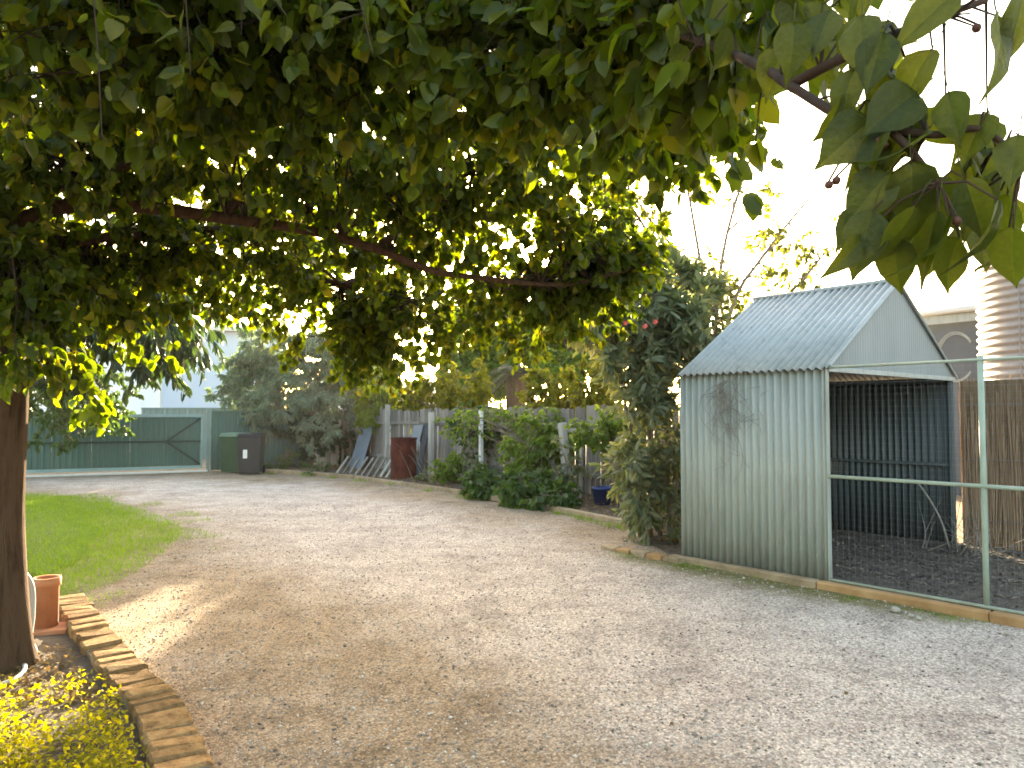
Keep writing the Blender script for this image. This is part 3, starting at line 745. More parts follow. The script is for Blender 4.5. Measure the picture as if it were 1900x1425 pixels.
for k in range(3):
    m = corr(.8, 1.55, pitch=.13, amp=.011, seg=12, shape='trap'); place(m, gb + gd * (.09 + .8 * k) - gn * .02 + Vector((0, 0, .02)), gd, gn, Vector((0, 0, 1))); m.build('panel', M['gate'], sf)
m = MB(); m.bevbox(gb + gd * 1.3 + gn * .0 + Vector((0, 0, 1.585)), (2.42, .05, .045), .004, rotg); m.build('top_rail', M['gate'], sf)
ff = thing('far_steel_fence', U(320, 771, 24), 'grey green steel fence beyond the gate below the white house', 'fence')
fa = U(262, 771, 25.2); fb = U(560, 771, 25.6); fa.z = fb.z = 0; fd = (fb - fa).normalized(); fnn = Vector((fd.y, -fd.x, 0)); FL = (fb - fa).length
for k in range(7):
    m = corr(FL / 7 - .01, 1.70, pitch=.2, amp=.012, seg=10, shape='trap'); place(m, fa + fd * (FL / 7 * k), fd, fnn, Vector((0, 0, 1))); m.build('panel', M['far_fence'], ff)
m = MB(); m.bevbox((fa + fb) / 2 + Vector((0, 0, 1.72)), (FL, .06, .05), .005, Matrix.Rotation(math.atan2(fd.y, fd.x), 3, 'Z')); m.build('top_rail', M['far_fence'], ff)
# white house, its right face coloured blue to look shaded
wh = thing('white_house', U(300, 771, 30), 'white rendered house with side wall tinted as shaded behind the gate', 'house')
c0 = U(299, 771, 29.0); c0.z = 0; cl = U(60, 771, 31.5); cl.z = 0; cr = U(520, 771, 31.0); cr.z = 0
hz = 4.9
def slab(a, b, back, z0, z1, name, mat, root):
    d = (b - a).normalized(); nn = Vector((-d.y, d.x, 0)); m = MB()
    q = [a, b, b + nn * back, a + nn * back]
    m.add([(p.x, p.y, z0) for p in q] + [(p.x, p.y, z1) for p in q], [(3, 2, 1, 0), (4, 5, 6, 7), (0, 1, 5, 4), (1, 2, 6, 5), (2, 3, 7, 6), (3, 0, 4, 7)])
    return m.build(name, mat, root)
slab(cl, c0, .25, 0, hz - .35, 'wall', M['render_white'], wh); slab(c0 + Vector((.0, .02, 0)), cr, .25, 0, hz, 'wall', M['render_shaded'], wh)
slab(c0 + Vector((-.35, -.3, 0)), cr + Vector((.4, -.3, 0)), 6, hz, hz + .16, 'roof', M['roof_pale'], wh)
slab(cl + Vector((-.3, -.35, 0)), c0 + Vector((-.36, -.30, 0)), 5, hz - .35, hz - .2, 'roof', M['roof_pale'], wh)
m = MB(); m.bevbox(c0 + Vector((-.05, -.06, 2.3)), (.10, .08, 4.4), .01); m.build('downpipe', M['white'], wh)
# low house behind the timber fence
lh = thing('low_white_house', U(790, 771, 36), 'distant low house with pale roof behind the yellow hedge', 'house')
a = U(560, 771, 37); b = U(900, 771, 37); a.z = b.z = 0
slab(a, b, 6, 0, 2.55, 'wall', M['render_white'], lh)
d = (b - a).normalized(); m = MB(); q0 = a + Vector((-.4, -.5, 2.5)); q1 = b + Vector((.4, -.5, 2.5)); r0 = (a + Vector((-.4, 3, 3.35))); r1 = (b + Vector((.4, 3, 3.35))); s0 = a + Vector((-.4, 6.5, 2.5)); s1 = b + Vector((.4, 6.5, 2.5))
m.add([q0, q1, r1, r0, s0, s1], [(0, 1, 2, 3), (3, 2, 5, 4), (0, 3, 4), (1, 5, 2), (0, 4, 5, 1)]); m.build('roof', M['roof_pale'], lh)

# bins
def bin_(loc, rz, body, lid, label, sticker=False):
    t = thing('wheelie_bin', loc, label, 'bin', 'wheelie bins beside the gate', rz)
    rot = Matrix.Rotation(rz, 3, 'Z'); L = Vector(loc)
    m = MB(); m.box((0, 0, .48), (.50, .56, .90), None, 0, 1.14)
    m.v = [tuple(rot @ Vector(v) + L) for v in m.v]; m.build('body', body, t)
    m = MB(); m.bevbox((0, 0, .955), (.60, .66, .05), .012); m.bevbox((0, 0, .995), (.58, .60, .06), .025); m.v = [tuple(rot @ Vector(v) + L) for v in m.v]; m.build('lid', lid, t)
    for s in (-1, 1):
        m = MB(); m.tube([(s * .25, .27, .10), (s * .30, .27, .10)], .10, 14); m.v = [tuple(rot @ Vector(v) + L) for v in m.v]; m.build('wheel', M['bin_dark'], t, True)
    m = MB(); m.tube([(-.24, .36, .98), (.24, .36, .98)], .014, 8); m.v = [tuple(rot @ Vector(v) + L) for v in m.v]; m.build('handle', body, t)
    if sticker:
        m = MB(); m.bevbox((-.10, -.305, .60), (.10, .004, .38), .001, Matrix.Rotation(-.05, 3, 'X')); m.v = [tuple(rot @ Vector(v) + L) for v in m.v]; m.build('sticker', M['white'], t)
    return t
p = G(428, 878); bin_((p.x, p.y + .35, 0), R(-8), M['bin_green'], M['lid'], 'green wheelie bin with bleached lid next to the gate post')
p = G(458, 881); bin_((p.x, p.y + .30, 0), R(10), M['bin_dark'], M['bin_dark'], 'charcoal wheelie bin with white sticker under the feathery tree', True)

# ================================================================== GARDEN BED, EDGING, TIMBER FENCE
E = [G(480, 876), G(560, 880), G(660, 889), G(760, 904), G(900, 925), G(1030, 949), G(1185, 983)]
ed2 = thing('bed_edging', E[3], 'weathered pale timber edging along the garden bed by the drive', 'edging')
for a, b in zip(E[:-1], E[1:]): beam(ed2, a, b, .11, .10, M['sleeper'], 'sleeper', -.01, .006)
e_end = G(1268, 1049); e_st = G(1122, 1022)
ed3 = thing('stone_edging', (e_st + e_end) / 2, 'short row of tan edging stones before the oleander', 'edging')
for k in range(5):
    a = e_st.lerp(e_end, k / 5) ; b = e_st.lerp(e_end, (k + .94) / 5); beam(ed3, a, b, .13 + .02 * random.random(), .07 + .015 * random.random(), M['sleeper_orange'] if k % 2 else M['sleeper'], 'edging_stone', -.01, .012)
# fence line
f0 = E[1] + Vector((1.35, 1.35, 0)); f1 = G(1030, 949) + Vector((1.35, .95, 0)); fdir = (f1 - f0).normalized(); fl = (f1 - f0).length
fnv = Vector((fdir.y, -fdir.x, 0))                     # towards bed? (checked below)
if fnv.dot(Vector((0, -1, 0))) < 0: fnv = -fnv
tf = thing('timber_paling_fence', (f0 + f1) / 2, 'old grey timber paling fence behind the garden bed', 'fence')
rotf = Matrix.Rotation(math.atan2(fdir.y, fdir.x), 3, 'Z')
FT = fl + 2.4; t = -5.0; pal_me = []
for k in range(6):
    m = MB(); h = 1.0; w = .125 - .006 * (k % 3)
    m.v = []; prof = [(-w / 2, 0), (w / 2, 0), (w / 2, .985 + .012 * random.random()), (w / 4, .99 + .012 * random.random()), (-w / 4, .985 + .01 * random.random()), (-w / 2, .98 + .015 * random.random())]
    vs = [(x, -.009, z) for x, z in prof] + [(x, .009, z) for x, z in prof]; n_ = len(prof)
    m.add(vs, [tuple(range(n_)), tuple(range(n_, 2 * n_))[::-1]] + [(i, i + n_, (i + 1) % n_ + n_, (i + 1) % n_) for i in range(n_)])
    me = bpy.data.meshes.new('paling'); me.from_pydata(m.v, [], m.f); me.update(); me.materials.append(M['wood']); pal_me.append(me)
inv = Matrix.Translation(-tf.location)
while t < FT:
    o = bpy.data.objects.new('paling', random.choice(pal_me)); col.objects.link(o); o.parent = tf; o.matrix_parent_inverse = inv
    p = f0 + fdir * t + fnv * random.uniform(-.003, .004); ht = 1.62 + .05 * noise.noise(Vector((t * .6, 0, 0))) + random.uniform(-.035, .03)
    o.location = (p.x, p.y, .02); o.rotation_euler = (random.uniform(-.012, .012), random.gauss(0, .012), math.atan2(fdir.y, fdir.x)); o.scale = (1, 1, ht)
    t += .128 + random.uniform(0, .01)
def fbar(root, t0, t1, z, w, th, off, mat, name, tilt=0):
    a = f0 + fdir * t0 + fnv * off + Vector((0, 0, z)); b = f0 + fdir * t1 + fnv * off + Vector((0, 0, z + tilt)); ex = (b - a).normalized(); ez = ex.cross(-fnv); ez = ez if ez.z > 0 else -ez
    m = MB(); m.bevbox((a + b) / 2, ((b - a).length, th, w), .006, Matrix((ex, fnv, ez)).transposed(), .003); return m.build(name, mat, root)
tt = -5.0
while tt < FT - .2:
    for z in (.42, 1.28): fbar(tf, tt, min(tt + 2.6, FT), z + random.uniform(-.02, .02), .075, .04, .032, M['wood'], 'rail', random.uniform(-.02, .02))
    tt += 2.62
def post(t, off, h, lean, w, mat, label, name='timber_post'):
    b = f0 + fdir * t + fnv * off; tp = b + fdir * lean + Vector((0, 0, h)); d = (tp - b).normalized()
    ex = fdir; ey = d.cross(ex).normalized(); ex = ey.cross(d); m = MB(); m.bevbox((b + tp) / 2, (w, w, (tp - b).length), .008, Matrix((ex, ey, d)).transposed(), .003)
    return tag(m.build(name, mat), label, 'post')
def tpx(px):           # distance along the fence where it meets picture column px
    k = (px - W / 2) / F; # x = k*y
    return (k * f0.y - f0.x) / (fdir.x - k * fdir.y)
# bed soil
bedpts = [E[0], E[1], E[2], E[3], E[4], E[5], E[6], G(1200, 1010), e_end + Vector((0, .1, 0))]
back = [f0 + fdir * (-1.2), f0, f0 + fdir * fl * .3, f0 + fdir * fl * .5, f0 + fdir * fl * .7, f0 + fdir * fl * .9, f0 + fdir * fl * 1.1, f0 + fdir * (fl + 2.0), SC + D1 * (SL + .1) + D2 * 1.2]
vs = []; fs = []
for j in range(9):
    for i in range(9):
        p = bedpts[i].lerp(back[i], j / 8); vs.append((p.x, p.y, .035 + .05 * min(1, j / 3) + .03 * noise.noise(p * 2)))
for j in range(8):
    for i in range(8): q = j * 9 + i; fs.append((q, q + 1, q + 10, q + 9))
m = MB(); m.add(vs, fs); structure(m.build('garden_bed', M['bed'], None, True))
# posts and rails in front of the fence
post(tpx(648) , .30, 1.35, .05, .06, M['wood_pale'], 'thin pale post at the dark end of the paling fence')
post(tpx(662), .42, 1.25, .10, .06, M['wood_brown'], 'brown leaning post beside the grey metal sheet')
post(tpx(735), .25, 1.75, .02, .10, M['wood_pale'], 'pale timber post behind the rusty drum')
post(tpx(814), .20, 1.55, 0, .11, M['wood_pale'], 'broad pale post right of the rusty drum')
post(tpx(926), .45, 1.58, -.02, .075, M['white'], 'slim white post among the bed shrubs')
post(tpx(1093), .50, 1.35, -.16, .12, M['wood_pale'], 'thick grey post leaning against the paling fence')
post(tpx(1118), .55, 1.05, .05, .06, M['wood_pale'], 'short pale stake beside the blue pot')
trl = thing('trellis_rail', f0 + fdir * tpx(1080), 'pale horizontal rail fixed near the leaning grey post', 'rail')
fbar(trl, tpx(1035), tpx(1165), 1.22, .07, .045, .40, M['wood_pale'], 'beam')
# grey sheet and board leaning on the fence
def lean_panel(px, w, h, off, mat, label, name, cat='sheet'):
    t = tpx(px); b = f0 + fdir * t + fnv * off + Vector((0, 0, .06)); tp = f0 + fdir * t + fnv * .08 + Vector((0, 0, h)); d = (tp - b).normalized(); ey = d.cross(fdir).normalized()
    m = MB(); m.bevbox((b + tp) / 2, (w, .02, (tp - b).length), .004, Matrix((fdir, ey, d)).transposed()); return tag(m.build(name, mat), label, cat)
lean_panel(688, .72, 1.22, .45, M['grey_sheet'], 'flat grey metal sheet leaning on the fence left of the drum', 'metal_sheet')
lean_panel(783, .42, 1.25, .42, M['grey_sheet'], 'narrow pale grey board leaning on the fence right of the drum', 'grey_board', 'board')
lean_panel(800, .22, 1.30, .36, M['dark_gap'], 'dark panel drawn as a shaded opening right of the rusty drum', 'dark_opening', 'board')  # added panel, its dark colour stands for the shade of an opening
# row of pale leaning pickets
for k, px in enumerate(np.linspace(612, 716, 10)):
    b = G(px, 886 + (px - 612) * .085); b.z = .05; b += Vector((.1, .15, 0)); tp = b + Vector((.26 + .04 * random.random(), .14, .42 + .06 * random.random())); d = (tp - b).normalized(); ex = Vector((.8, -.6, 0)).cross(d).normalized(); ey = d.cross(ex)
    m = MB(); m.bevbox((b + tp) / 2, (.024, random.uniform(.05, .09), (tp - b).length * random.uniform(.75, 1.05)), .004, Matrix((ex, ey, d)).transposed(), .002)
    tag(m.build('picket', M['wood_pale'] if k > 6 else M['wood']), 'whitish bare slanting picket right beside the rusty drum' if k > 6 else 'slanting weathered grey picket between feathery tree and drum', 'picket', 'slanting pickets beside the drum')
# drum
dp = G(745, 896) + Vector((0, .30, .03)); drum = thing('rusty_drum', dp, 'rusty red brown steel drum standing in the bed', 'drum')
pr = [(.001, 0), (.285, 0), (.295, .012), (.285, .03)]
for zz in np.linspace(.05, .90, 35):
    pr.append((.285 + .009 * (math.exp(-((zz - .31) / .018) ** 2) + math.exp(-((zz - .61) / .018) ** 2)) + .0025 * math.sin(zz * 70), zz))
pr += [(.295, .925), (.292, .94), (.27, .94), (.27, .70), (.001, .70)]
m = MB(); m.lathe(pr, 32, dp); m.build('shell', M['rust'], drum, True)
m = MB(); m.lathe([(.288, .932), (.302, .938), (.302, .952), (.288, .956), (.278, .945), (.288, .932)], 32, dp); m.build('rim', M['rust_dark'], drum, True)
# blue pot
bp = G(1119, 948) + Vector((.0, .10, .05)); pot = thing('blue_pot', bp, 'dark blue plastic pot at the edge of the garden bed', 'pot')
m = MB(); m.lathe([(.001, 0), (.12, 0), (.155, .27), (.17, .27), (.17, .31), (.15, .31), (.145, .27), (.001, .26)], 24, bp); m.build('pot_wall', M['blue_pot'], pot, True)
m = MB(); m.lathe([(.001, .275), (.08, .28), (.143, .274)], 20, bp); m.build('soil', M['bed'], pot, True)

# pale rock beside run edging, bits of stone
def rock(c, r, label):
    m = MB(); vs = []; n = 9; rows = 6
    for j in range(rows + 1):
        ph = math.pi * j / rows
        for k in range(n):
            th = 2 * math.pi * k / n; u = Vector((math.sin(ph) * math.cos(th), math.sin(ph) * math.sin(th), math.cos(ph) * .7)); vs.append(Vector(c) + u * r * (1 + .35 * noise.noise(u * 1.7 + Vector(c))))
    m.add(vs, [(j * n + k, (j + 1) * n + k, (j + 1) * n + (k + 1) % n, j * n + (k + 1) % n) for j in range(rows) for k in range(n)])
    return tag(m.build('rock', M['stone_pale'], None, True), label, 'rock')
p = G(1662, 1136); rock((p.x, p.y, .02), .035, 'largest pale rock lying in front of the run edging')
for px, py in ((1690, 1145), (1705, 1150), (1868, 1178), (1432, 1092), (1455, 1100)):
    p = G(px, py); tag(rock((p.x, p.y, .012), .02, 'small pale stone lying by the shed and run edging'), None, None, 'small stones by the edging')

# ================================================================== FOREGROUND LEFT: brick edging, pipe, hose, ground cover
bpath = smooth_path([G(128, 1128), G(165, 1190), G(218, 1258), G(285, 1340), G(325, 1425), G(360, 1560), G(385, 1760)], 12)
acc = [0]
for a, b in zip(bpath[:-1], bpath[1:]): acc.append(acc[-1] + (b - a).length)
be = thing('brick_edging', bpath[30], 'raised row of weathered tan bricks edging the garden bed under the tree', 'edging')
def along(s):
    for i in range(len(acc) - 1):
        if acc[i + 1] >= s:
            k = (s - acc[i]) / (acc[i + 1] - acc[i]); return bpath[i].lerp(bpath[i + 1], k), (bpath[i + 1] - bpath[i]).normalized()
    return bpath[-1], (bpath[-1] - bpath[-2]).normalized()
s = .06
while s < acc[-1]:
    p, d = along(s); rot = Matrix.Rotation(math.atan2(d.y, d.x) + random.gauss(0, .014), 3, 'Z') @ Matrix.Rotation(random.gauss(0, .03), 3, 'X') @ Matrix.Rotation(random.gauss(0, .03), 3, 'Y')
    m = MB(); m.bevbox((p.x + random.gauss(0, .004), p.y, .055 + random.gauss(0, .005)), (.104 + random.gauss(0, .003), .213 + random.gauss(0, .004), .10), .013, rot, .006)
    m.build('brick', M['brick'], be); s += .114
m = MB(); L = len(bpath)
for i in range(0, L - 1):
    a, b = bpath[i], bpath[i + 1]; d = (b - a).normalized(); w = Vector((-d.y, d.x, 0)) * .098
    if i == 0: prev = [(a - w), (a + w)]
    d2 = (bpath[min(i + 2, L - 1)] - a).normalized(); w2 = Vector((-d2.y, d2.x, 0)) * .098
    cur = [b - w2, b + w2]
    q = [prev[0], prev[1], cur[1], cur[0]]
    m.add([(v.x, v.y, -.02) for v in q] + [(v.x, v.y, .090) for v in q], [(4, 7, 6, 5), (0, 4, 5, 1), (1, 5, 6, 2), (2, 6, 7, 3), (3, 7, 4, 0)]); prev = cur
m.build('mortar_bed', M['mortar'], be)
# bed soil under the tree
rim = [p + Vector((-.08, -.02, 0)) for p in bpath]
m = MB(); vs = []; fs = []
for p in rim:
    for j in range(7):
        q = Vector((p.x - j * .75, p.y, 0)); vs.append((q.x, q.y, .055 + .02 * noise.noise(q * 3)))
for i in range(len(rim) - 1):
    for j in range(6): a = i * 7 + j; fs.append((a, a + 1, a + 8, a + 7))
m.add(vs, fs); structure(m.build('tree_bed', M['bed'], None, True))
# ground cover
P_, A_, N_, S_ = [], [], [], []
for k in range(8000):
    px = rng.uniform(-60, 285); py = rng.uniform(1268, 1560)
    lim = 205 + (py - 1270) * .34
    if px > lim + rng.normal(0, 8): continue
    p = G(px, py, .06); nv = noise.noise(Vector((p.x * 3.5, p.y * 3.5, 2)))
    if rng.random() > .42 + nv * 1.3 + (py - 1290) / 190: continue
    hgt_ = .06 + rng.random() * (.075 + .05 * nv)
    P_.append((p.x, p.y, hgt_)); A_.append((rng.normal(), rng.normal(), .5 + rng.normal() * .4)); N_.append((rng.normal() * .6, rng.normal() * .6, 1)); S_.append(rng.uniform(.013, .032))
gcv = scatter('ground_cover', P_, A_, N_, S_, OVAL, M['cover']); tag(stuff(gcv), 'low yellow green ground cover inside the brick edging', 'ground cover')
# leaf litter and weeds under the tree
n = 700; q = [G(rng.uniform(-40, 230), rng.uniform(1195, 1300), .07) for _ in range(n)]
q = [p for p in q if p.x < -2.05 - (p.y - 3.9) * .79 - .1]; n = len(q)
tag(stuff(scatter('bed_litter', [(p.x, p.y, .07) for p in q], rng.normal(size=(n, 3)) * (1, 1, .2), np.column_stack([rng.normal(size=(n, 2)) * .3, np.ones(n)]), rng.uniform(.02, .05, n), OVAL, M['dry_leaf'])), 'dead leaves and bark under the tree trunk', 'litter')
# terracotta pipe
tp_ = G(84, 1182, .0); tp_.z = .05; pipe = thing('terracotta_pipe', tp_, 'upright terracotta drain pipe standing by the tree trunk', 'pipe')
hpx = .345
m = MB(); m.lathe([(.052, .02), (.074, .02), (.074, hpx - .06), (.086, hpx - .055), (.086, hpx), (.066, hpx), (.060, hpx - .06), (.052, .02)], 24, tp_); m.build('barrel', M['terracotta'], pipe, True)
m = MB(); m.bevbox(tp_ + Vector((.02, -.03, .008)), (.27, .22, .03), .006, Matrix.Rotation(.4, 3, 'Z'), .003); m.build('base_tile', M['terracotta'], pipe)
# hose by the trunk and loop on the soil
h1 = [U(34, 1052, 4.55), U(58, 1085, 4.6), U(60, 1140, 4.6), U(56, 1180, 4.55), G(66, 1212, .06), ]
m = MB(); m.tube(smooth_path(h1, 6), .016, 8); tag(m.build('grey_conduit', M['hose'], None, True), 'pale grey conduit curving down beside the tree trunk', 'conduit')
h2 = [G(-70, 1235, .07), G(-10, 1212, .07), G(28, 1215, .07), G(46, 1238, .07), G(30, 1258, .07), G(-5, 1272, .07), G(-90, 1300, .07)]
m = MB(); m.tube(smooth_path(h2, 8), .012, 8); tag(m.build('garden_hose', M['hose'], None, True), 'pale garden hose looped on the soil around the trunk', 'hose')

# ================================================================== THE PEAR TREE OVER THE DRIVE
T0 = G(-14, 1246, .03)
pear = thing('pear_tree', T0, 'large broad leaved tree with brown trunk spreading its branches over the drive', 'tree')
Y0 = T0.y
tpath = [T0 + Vector((-.01, 0, -.05)), T0 + Vector((0, 0, .12)), U(-12, 1100, Y0), U(-6, 900, Y0 + .02), U(0, 720, Y0), U(-8, 560, Y0), U(-22, 430, Y0 + .03), U(-10, 300, Y0 + .06), U(20, 140, Y0 + .1)]
path = smooth_path(tpath, 5); nn = len(path)
m = MB(); rad = []
for i in range(nn):
    z = path[i].z; r = 0.155 + .075 * math.exp(-max(0, z) / .12) - .02 * min(1, max(0, z - .3)) - max(0, z - 1.7) * .045; rad.append(max(r, .05))
# fluted trunk: radius varies round the stem
n = 28; vs = []; fs = []
for i, p in enumerate(path):
    for k in range(n):
        a = 2 * math.pi * k / n
        r = rad[i] * (1 + .10 * math.sin(3 * a + 1.2 * p.z) * (.6 + math.exp(-max(0, p.z) / .3)) + .07 * noise.noise(Vector((math.cos(a) * 2.2, math.sin(a) * 2.2, p.z * 1.6))) + .03 * noise.noise(Vector((math.cos(a) * 7, math.sin(a) * 7, p.z * 3))))
        vs.append(p + Vector((math.cos(a) * r, math.sin(a) * r, 0)))
for i in range(nn - 1):
    for k in range(n): fs.append((i * n + k, i * n + (k + 1) % n, (i + 1) * n + (k + 1) % n, (i + 1) * n + k))
fs.append(tuple((nn - 1) * n + k for k in range(n)))
m.add(vs, fs); m.build('trunk', M['bark'], pear, True)
limbs = [
    ([(-10, 430, Y0), (110, 385, 4.3), (240, 382, 4.4), (420, 405, 4.6), (560, 425, 4.8), (700, 462, 5.0), (780, 495, 5.1), (860, 512, 5.2), (1050, 528, 5.4), (1200, 490, 5.5)], .050, .012),
    ([(-20, 400, Y0), (100, 345, 4.2), (225, 310, 4.1), (400, 200, 3.8), (560, 90, 3.4), (720, 10, 3.0), (900, -120, 2.6)], .048, .014),
    ([(-5, 480, Y0), (130, 450, 4.6), (240, 437, 4.8), (450, 430, 5.5), (600, 500, 6.2), (700, 600, 6.8)], .042, .010),
    ([(236, 384, 4.4), (238, 300, 4.45), (248, 190, 4.5), (300, 60, 4.6), (360, -120, 4.8)], .038, .018),
    ([(545, 100, 3.42), (800, 30, 2.9), (1050, 10, 2.3), (1250, 60, 1.75), (1400, 118, 1.30), (1465, 158, 1.10), (1560, 215, .98), (1650, 242, .93), (1740, 340, .90)], .013, .004),
    ([(700, 462, 5.0), (840, 340, 5.1), (1000, 265, 5.1), (1150, 250, 4.8), (1290, 230, 4.5)], .020, .006),
    ([(20, 140, Y0 + .1), (150, 20, 4.2), (350, -80, 3.8), (700, -100, 3.4), (1000, -80, 3.0)], .045, .012),
    ([(400, 200, 3.8), (560, 190, 3.6), (760, 180, 3.5), (980, 130, 3.3), (1200, 120, 3.0)], .020, .006),
    ([(1465, 158, 1.10), (1600, 90, 1.0), (1720, 40, .95), (1830, 0, .95)], .008, .004),
    ([(1650, 242, .93), (1740, 250, .92), (1820, 240, .90), (1900, 300, .88)], .006, .003),
]
skel = []
for pts, r0, r1 in limbs:
    o, pth = limb(pear, [U(*p) for p in pts], r0, r1, M['bark_thin'] if r0 < .03 else M['bark'], 'limb', 9, .07, 4)
    skel += pth
T = Tree([p for p in skel if p.y > 2.3])
def pm(px, py, Y, rpx, rpy, dep, br, tw=7, lv=9, size=.068, **k):
    T.mass(U(px, py, Y), (rpx * Y / F, dep, rpy * Y / F), br, tw, lv, size, **k)
for px, py, Y, rx, ry, dp_, br in (
    # top rows, nearer the camera
    (60, 60, 2.6, 170, 150, .5, 16), (260, 60, 2.8, 170, 140, .6, 16), (480, 70, 3.0, 180, 140, .6, 17), (700, 70, 3.0, 170, 130, .6, 16),
    (900, 80, 2.8, 160, 120, .5, 15), (1080, 90, 2.6, 140, 110, .5, 13), (1240, 80, 2.1, 120, 100, .4, 12), (1370, 60, 1.7, 90, 80, .3, 9),
    # middle
    (60, 240, 3.9, 170, 140, .6, 14), (250, 230, 4.3, 170, 130, .6, 15), (450, 230, 4.4, 170, 130, .7, 16), (650, 240, 4.6, 170, 130, .7, 17),
    (840, 240, 4.8, 160, 130, .7, 17), (1010, 240, 4.9, 130, 110, .6, 14), (1150, 220, 4.4, 110, 90, .5, 11), (1290, 210, 3.6, 90, 75, .4, 8),
    # lower
    (50, 420, 4.6, 150, 90, .6, 12), (230, 430, 5.0, 150, 90, .7, 12), (420, 430, 5.4, 150, 95, .7, 13), (560, 420, 5.8, 130, 110, .7, 12),
    (720, 400, 5.6, 140, 110, .7, 14), (880, 410, 5.5, 130, 110, .7, 14), (1030, 420, 5.6, 110, 100, .6, 13), (1140, 440, 5.7, 80, 70, .5, 8),
    # drooping skirts
    (560, 560, 6.6, 90, 60, .5, 5), (660, 590, 6.9, 90, 75, .5, 9), (730, 640, 7.1, 60, 60, .5, 6), (800, 540, 6.6, 90, 50, .5, 7), (1000, 540, 6.0, 110, 45, .5, 8), (1130, 520, 5.8, 70, 50, .5, 6),
    (30, 520, 4.1, 90, 70, .4, 8), (50, 620, 4.0, 75, 50, .3, 7), (150, 560, 4.8, 110, 70, .5, 9), (250, 520, 5.2, 110, 60, .5, 8),
    (600, 620, 6.6, 60, 55, .5, 6), (690, 670, 7.1, 50, 45, .4, 6), (760, 600, 6.8, 60, 50, .5, 6), (900, 560, 6.3, 80, 45, .5, 6), (1080, 580, 6.0, 60, 45, .4, 5), (380, 520, 5.8, 80, 50, .5, 5),
    (1000, 600, 6.2, 55, 40, .4, 3), (860, 600, 6.6, 55, 45, .4, 3), (460, 530, 6.4, 70, 50, .5, 4)):
    pm(px, py, Y, rx, ry, dp_, int(br * 2.3), 5, 10, .067)
# the crown goes on above and behind the viewer
for x, y, z in ((-3.2, 3.2, 3.7), (-2.2, 2.2, 3.5), (-1.2, 2.8, 3.6), (-2.8, 1.2, 3.3), (-4.2, 2.6, 3.4), (-4.3, 4.2, 3.5), (-3.8, 1.2, 3.1)):
    T.mass((x, y, z), (.75, .75, .35), 16, 5, 9, .085)
T.finish(pear, HEART, M['pear_leaf'], M['bark_thin'])
crown = bpy.data.objects['crown']
# near leaves that can be told apart
def near_leaf_mesh(kind):
    m = MB(); wk = (.80, 1.0, .90, .70)[kind]; half = [(x * wk, y) for x, y in ((0, 0), (.17, .03), (.33, .13), (.41, .30), (.39, .47), (.31, .64), (.20, .79), (.07, .93), (0, 1.08))]
    nr = 4; vs = []; fs = []; cols_ = len(half)
    ph = kind * 1.7
    for s in (-1, 1):
        o = len(vs)
        for i, (x, y) in enumerate(half):
            for j in range(nr + 1):
                u = j / nr * x; zz = (.2 + .25 * kind / 3) * u - .55 * u * u - (.10 + .16 * kind) * y * y + .10 * math.sin(3.2 * y + ph) * u + .025 * math.sin(9 * y + ph + j) * (j / nr) + .03 * math.sin(5 * y + ph) * s * u * 2
                yy = y + .05 * u * (1 - y) + .012 * (i % 2) * (j == nr)
                vs.append((s * u, yy, zz))
        for i in range(cols_ - 1):
            for j in range(nr):
                a = o + i * (nr + 1) + j; q = (a, a + 1, a + nr + 2, a + nr + 1); fs.append(q if s > 0 else q[::-1])
    m.add(vs, fs)
    m.tube([(0, -.38, .06), (0, -.18, .02), (0, .0, .004), (.0, .45, -.16 * .2), (0, .9, -.16 * .81)], [.012, .011, .010, .005, .002], 4) if kind == 0 else m.tube([(0, -.38, .06), (0, -.18, .02), (0, .04, .0)], [.012, .011, .010], 4)
    me = bpy.data.meshes.new('leaf'); me.from_pydata(m.v, [], m.f); me.update(); me.materials.append(M['pear_near']); me.shade_smooth(); return me
nlm = [near_leaf_mesh(k) for k in range(4)]
invp = Matrix.Translation(-pear.location)
def near_leaf(p, tip, nrm, size):
    o = bpy.data.objects.new('leaf', random.choice(nlm)); col.objects.link(o); o.parent = crown
    a = Vector(tip).normalized(); x = a.cross(Vector(nrm)).normalized(); z = x.cross(a)
    o.matrix_world = Matrix.Translation(p) @ Matrix((x, a, z)).transposed().to_4x4() @ Matrix.Scale(size, 4)
